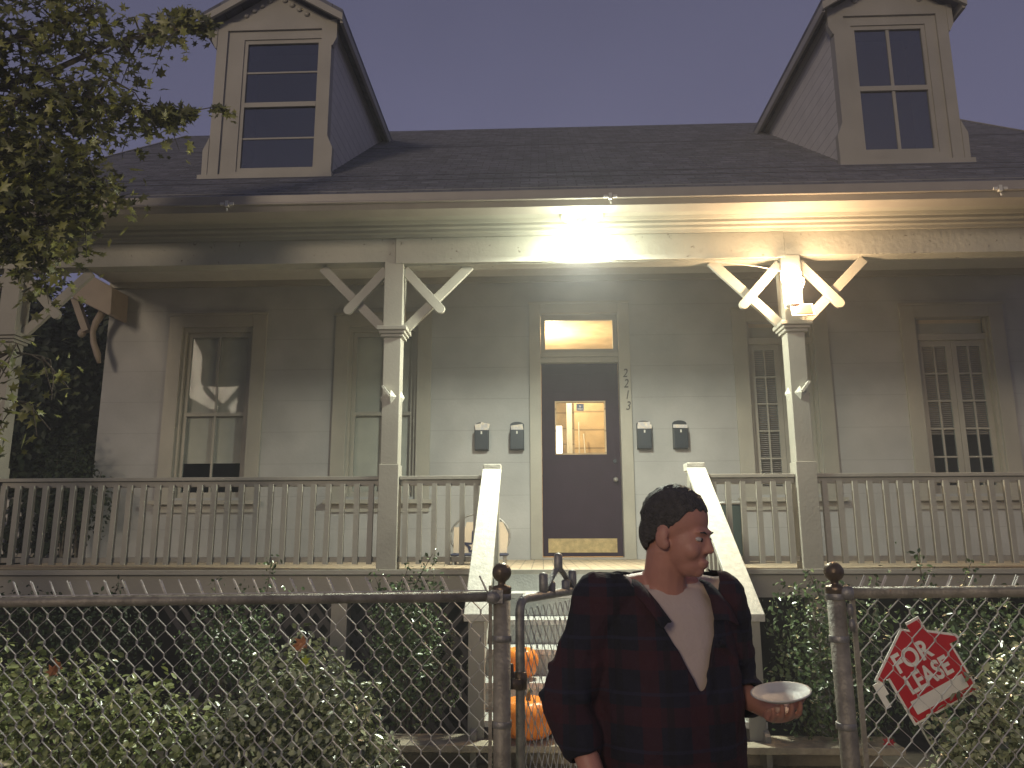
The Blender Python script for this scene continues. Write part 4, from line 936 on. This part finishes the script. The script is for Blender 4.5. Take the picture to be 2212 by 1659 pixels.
# local frame: x to the picture's right, -y towards the camera; joints
SHR, SHL = Vector((-.175, .01, 1.335)), Vector((.175, -.01, 1.33))            # shoulders (picture left / right)
ELR, WRR = Vector((-.275, .02, 1.075)), Vector((-.225, -.10, .845))            # hanging arm
ELL, WRL = Vector((.238, .045, 1.075)), Vector((.208, -.178, 1.062))           # bent arm with the plate
HP = Vector((0, -.055, 1.405)); HM = Matrix.Translation(HP) @ Matrix.Rotation(R(38), 4, 'Z') @ Matrix.Rotation(R(12), 4, 'X')
def hv(x, y, z): return HM @ Vector((x, y, z))
HR = HM.to_3x3()
def head(b, k=1.0):
    b.ell(hv(0, .012, .142), (.074 * k, .092 * k, .086 * k), HR, 28, 18)
    b.ell(hv(0, -.030, .085), (.060, .060, .080), HR, 24, 16); b.ell(hv(0, -.045, .032), (.042, .042, .034), HR)
    b.ell(hv(0, -.072, .020), (.022, .018, .018), HR)
    b.caps(hv(0, -.084, .112), hv(0, -.099, .080), .008, .0115); b.ell(hv(.010, -.092, .075), .008); b.ell(hv(-.010, -.092, .075), .008)
    b.ell(hv(0, -.074, .122), (.046, .018, .010), HR); b.ell(hv(0, -.090, .046), (.022, .010, .006), HR); b.ell(hv(0, -.088, .036), (.019, .010, .007), HR)
    for s in (-1, 1):
        b.ell(hv(.034 * s, -.058, .072), (.022, .026, .026), HR); b.ell(hv(.074 * s, .010, .092), (.008, .018, .030), HR); b.ell(hv(.070 * s, .0, .075), (.010, .014, .016), HR)
def hand(b, w, fwd, palm, curl, side, k=1.0):
    """w wrist; fwd finger direction; palm = palm normal; five separate bent fingers"""
    f = fwd.normalized(); p = (palm - f * palm.dot(f)).normalized(); s = f.cross(p) * side
    Mr = Matrix((s, f, p)).transposed(); c = w + f * .048
    b.ell(c, (.040, .050, .015), Mr, 18, 12); b.ell(c + f * .012 - p * .002, (.040, .036, .014), Mr, 18, 12); b.ell(c - f * .02 + s * .02 + p * .008, (.018, .026, .015), Mr)
    for off, L, r in ((.030, .072, .0082), (.010, .080, .0086), (-.011, .075, .0083), (-.030, .058, .0074)):
        q = c + f * .042 + s * off; d = (f + s * off * 1.2).normalized(); a = 0
        for seg in (.45, .31, .24):
            a += curl; dd = (d * math.cos(a) + p * math.sin(a)); e = q + dd * L * seg; b.caps(q, e, r, r * .92, 10); q = e; r *= .92
    q = c - f * .022 + s * .032 + p * .006; d = (f * .55 + s * .65 + p * .45).normalized()
    for L, r in ((.034, .0125), (.028, .0105), (.022, .009)):
        e = q + d * L; b.caps(q, e, r, r * .92, 10); q = e; d = (d * .8 + f * .25 + p * .35 * (curl > .3)).normalized()
b = MB(); head(b)
b.caps((0, .0, 1.30), hv(0, .02, .05), .062, .054); b.caps((0, .015, 1.36), (-.14, .01, 1.345), .05, .045); b.caps((0, .015, 1.36), (.14, 0, 1.345), .05, .045)
torso = [(0, .01, .80, .155, .115), (0, .0, .92, .175, .135), (0, -.012, 1.02, .172, .138), (0, -.005, 1.12, .168, .128), (0, 0, 1.22, .172, .118), (0, .005, 1.30, .165, .10), (0, .01, 1.36, .12, .07)]
b.loft(torso)
for sh, el, wr, sd_ in ((SHR, ELR, WRR, 1), (SHL, ELL, WRL, -1)):
    b.caps(sh, el, .052, .038); b.caps(el, wr, .038, .026)
hand(b, WRR, Vector((.12, -.25, -1)), Vector((1, -.2, 0)), .28, -1)
PC = Vector((.150, -.295, 1.118))     # plate centre
hand(b, WRL, Vector((-.38, -1, .05)), Vector((-.1, .15, 1)), .34, -1)
for s in (-1, 1):
    b.caps((.09 * s, 0, .80), (.10 * s, -.02, .44), .085, .055); b.caps((.10 * s, -.02, .44), (.105 * s, .01, .09), .055, .038); b.caps((.105 * s, .02, .05), (.115 * s, -.15, .04), .036, .03)
body = organic(b, 'body', 'skin', .0042, 5)
# eyes, brows
for s in (-1, 1):
    e = MB(); e.ell(hv(.031 * s, -.0745, .104), (.0125, .009, .0065), HR, 16, 10); e.v = [tuple(Q @ Vector(v)) for v in e.v]; ey = e.build('eye', 'eye', body, True)
    e = MB(); e.ell(hv(.031 * s + .003, -.0825, .103), (.0055, .003, .0055), HR, 12, 8); e.v = [tuple(Q @ Vector(v)) for v in e.v]; e.build('iris', 'iris', ey, True)
    e = MB(); e.tube([hv(.016 * s, -.0885, .120), hv(.031 * s, -.0875, .124), hv(.043 * s, -.081, .122)], [.0018, .0026, .0014], 6); e.v = [tuple(Q @ Vector(v)) for v in e.v]; e.build('eyebrow', 'hair', body, True)
b = MB(); b.ell(hv(0, .013, .145), (.0765, .0945, .0885), HR, 28, 18); b.ell(hv(0, .042, .10), (.064, .064, .072), HR, 24, 16)
for i in range(120):
    a_, e_ = random.uniform(0, 6.28), random.uniform(-.2, 1.5); q_ = hv(.075 * math.cos(a_) * math.cos(e_), .013 + .093 * math.sin(a_) * math.cos(e_), .145 + .087 * math.sin(e_)); b.ell(q_, random.uniform(.003, .006), n=8, m=6)
HMi = HM.inverted()
def hcut(c):
    l = HMi @ c; lim = .178 if l.y < -.055 else (.178 - (l.y + .055) * 1.15 if l.y < .02 else .092 - (l.y - .02) * .9)
    return l.z < lim + .006 * math.sin(l.x * 300) + .004 * math.sin(l.y * 500)
hair = organic(b, 'hair', 'hair', .004, 2, hcut); hair.modifiers.new('s', 'SOLIDIFY').thickness = .004
# T-shirt
def grow(r, k, zt_=99): return [(x, y, z, a * k[0], c_ * k[1]) for x, y, z, a, c_ in r if z < zt_]
b = MB(); b.loft(grow(torso, (1.05, 1.07))); b.caps((0, .018, 1.355), (-.15, .01, 1.335), .056, .055); b.caps((0, .018, 1.355), (.15, 0, 1.335), .056, .055); b.caps(SHR, SHR.lerp(ELR, .4), .06, .052); b.caps(SHL, SHL.lerp(ELL, .4), .06, .052)
b.tube([(0, .012, 1.33), (0, .006, 1.385)], [.082, .068], 24)
organic(b, 't_shirt', 'tee', .006, 5, lambda c: c.z > 1.372 + .25 * max(0, c.y) and abs(c.x) < .1)
# plaid overshirt, open in a V
sh = [(0, .005, .76, .205, .165), (0, .0, .85, .205, .165), (0, -.008, .98, .204, .168), (0, -.008, 1.08, .200, .162), (0, 0, 1.20, .198, .145), (0, .005, 1.29, .190, .124), (0, .01, 1.365, .125, .088)]
b = MB(); b.loft(sh, 40)
b.caps((0, .02, 1.362), SHR, .062, .078); b.caps((0, .02, 1.362), SHL, .062, .078)
b.caps(SHR, ELR, .078, .066); b.caps(ELR, ELR.lerp(WRR, .35), .066, .060); b.caps(SHL, ELL, .078, .068); b.caps(ELL, ELL.lerp(WRL, .30), .068, .060)
# folds
for i in range(26):
    z = random.uniform(.8, 1.25); a = random.uniform(-2.6, -.5); rx = .200; ry = .162; p0 = Vector((rx * math.cos(a), ry * math.sin(a), z)); a2 = a + random.uniform(-.5, .5); p1 = Vector((rx * math.cos(a2), ry * math.sin(a2), z - random.uniform(.03, .14))); b.caps(p0, p1, .009, .006, 8)
for el, sh_ in ((ELR, SHR), (ELL, SHL)):
    for i in range(9):
        u = random.uniform(.45, 1.05); c = sh_.lerp(el, u); ax = (el - sh_).normalized(); n1 = ax.cross(Vector((0, 1, 0))).normalized(); n2 = ax.cross(n1); a = random.uniform(0, 6.28)
        p0 = c + (n1 * math.cos(a) + n2 * math.sin(a)) * .068; a += random.uniform(.5, 1.1); p1 = c + ax * random.uniform(-.02, .03) + (n1 * math.cos(a) + n2 * math.sin(a)) * .068; b.caps(p0, p1, .010, .007, 8)
def vcut(c):
    if c.z > 1.405: return True
    if c.y > .02: return c.z > 1.40
    w = (c.z - 1.105) * .47
    if abs(c.x - .015) < w and c.z > 1.105 and c.y < .04: return True
    # open cuffs
    for el, wr, k in ((ELR, WRR, .35), (ELL, WRL, .30)):
        d = (wr - el).normalized(); 
        q = c - el.lerp(wr, k); ax = q.dot(d)
        if ax > .040 and (q - d * ax).length < .068 and ax < .09 and (wr is WRR and c.x < -.225 or wr is WRL): return True
    return c.z < .765
sh_o = organic(b, 'plaid_shirt', 'plaid', .006, 4, vcut)
for nm_, sz_, st_ in (('cloth_folds', .11, .022), ('cloth_creases', .035, .007)):
    tx = bpy.data.textures.new(nm_, 'CLOUDS'); tx.noise_scale = sz_; dm = sh_o.modifiers.new(nm_, 'DISPLACE'); dm.texture = tx; dm.strength = st_; dm.mid_level = .5; dm.texture_coords = 'LOCAL'
sh_o.modifiers.new('s', 'SOLIDIFY').thickness = .004
# collar flaps lying along the V
for s in (-1, 1):
    b = MB(); v = []; f = []
    path = [(.0, .078, 1.405), (.055 * s, .062, 1.402), (.085 * s, .015, 1.395), (.092 * s + .01, -.045, 1.375), (.080 * s + .012, -.095, 1.335), (.062 * s + .015, -.135, 1.285)]
    for i, p in enumerate(path):
        p = Vector(p); o_ = Vector((s * (.012 + .034 * i / 5), .012 - .01 * i, -.030 + .004 * i)); v += [p, p + o_ * .5 + Vector((0, -.006, .008)), p + o_ * 1.05]
    f = [(i * 3 + j, i * 3 + j + 1, (i + 1) * 3 + j + 1, (i + 1) * 3 + j) for i in range(5) for j in range(2)]
    b.add([Q @ Vector(q) for q in v], f); o = b.build('collar', 'plaid', sh_o, True); o.modifiers.new('s', 'SOLIDIFY').thickness = .004
b = MB(); b.loft([(0, .0, .74, .17, .13), (0, 0, .83, .178, .135)])
for s in (-1, 1): b.caps((.09 * s, 0, .78), (.10 * s, -.02, .44), .100, .078); b.tube([(.10 * s, -.02, .46), (.105 * s, .01, .07)], [.078, .07], 18)
organic(b, 'trousers', 'jeans', .007, 3)
for s in (-1, 1):
    b = MB(); b.caps((.105 * s, .03, .05), (.118 * s, -.17, .045), .046, .042); b.v = [(x, y, max(z, .032)) for x, y, z in b.v]; organic(b, 'shoe', 'shoe', .006, 2)
# plate, held by its edge
PLm = Q @ Matrix.Translation(PC) @ Matrix.Rotation(R(-9), 4, 'Y') @ Matrix.Rotation(R(4), 4, 'X')
plw = PLm.translation
pb = MB().lathe((0, 0, 0), [(.0, 0), (.040, 0), (.050, .004), (.066, .013), (.070, .014), (.070, .017), (.065, .016), (.048, .007), (.038, .003), (.0, .003)], 40)
pb.v = [tuple(PLm @ Vector(v)) for v in pb.v]
tag(pb.build('plate', 'white', None, True), 'small round white plate held flat in the hand of the person', 'plate')

# ================================================================== thin haze added for the lamp glow and a soft veil
HZ = .010
b = MB(); b.box(-210, 210, -64, 304, -1, 7.9)
hz = b.build('haze', 'dark'); hz.data.materials.clear(); hm = bpy.data.materials.new('glow_haze'); hm.use_nodes = True; hm.node_tree.nodes.clear()
vo = hm.node_tree.nodes.new('ShaderNodeVolumePrincipled'); vo.inputs['Density'].default_value = HZ; vo.inputs['Color'].default_value = (.9, .9, .95, 1); vo.inputs['Anisotropy'].default_value = .3
mo_ = hm.node_tree.nodes.new('ShaderNodeOutputMaterial'); hm.node_tree.links.new(vo.outputs[0], mo_.inputs['Volume']); hz.data.materials.append(hm); hz['kind'] = 'stuff'
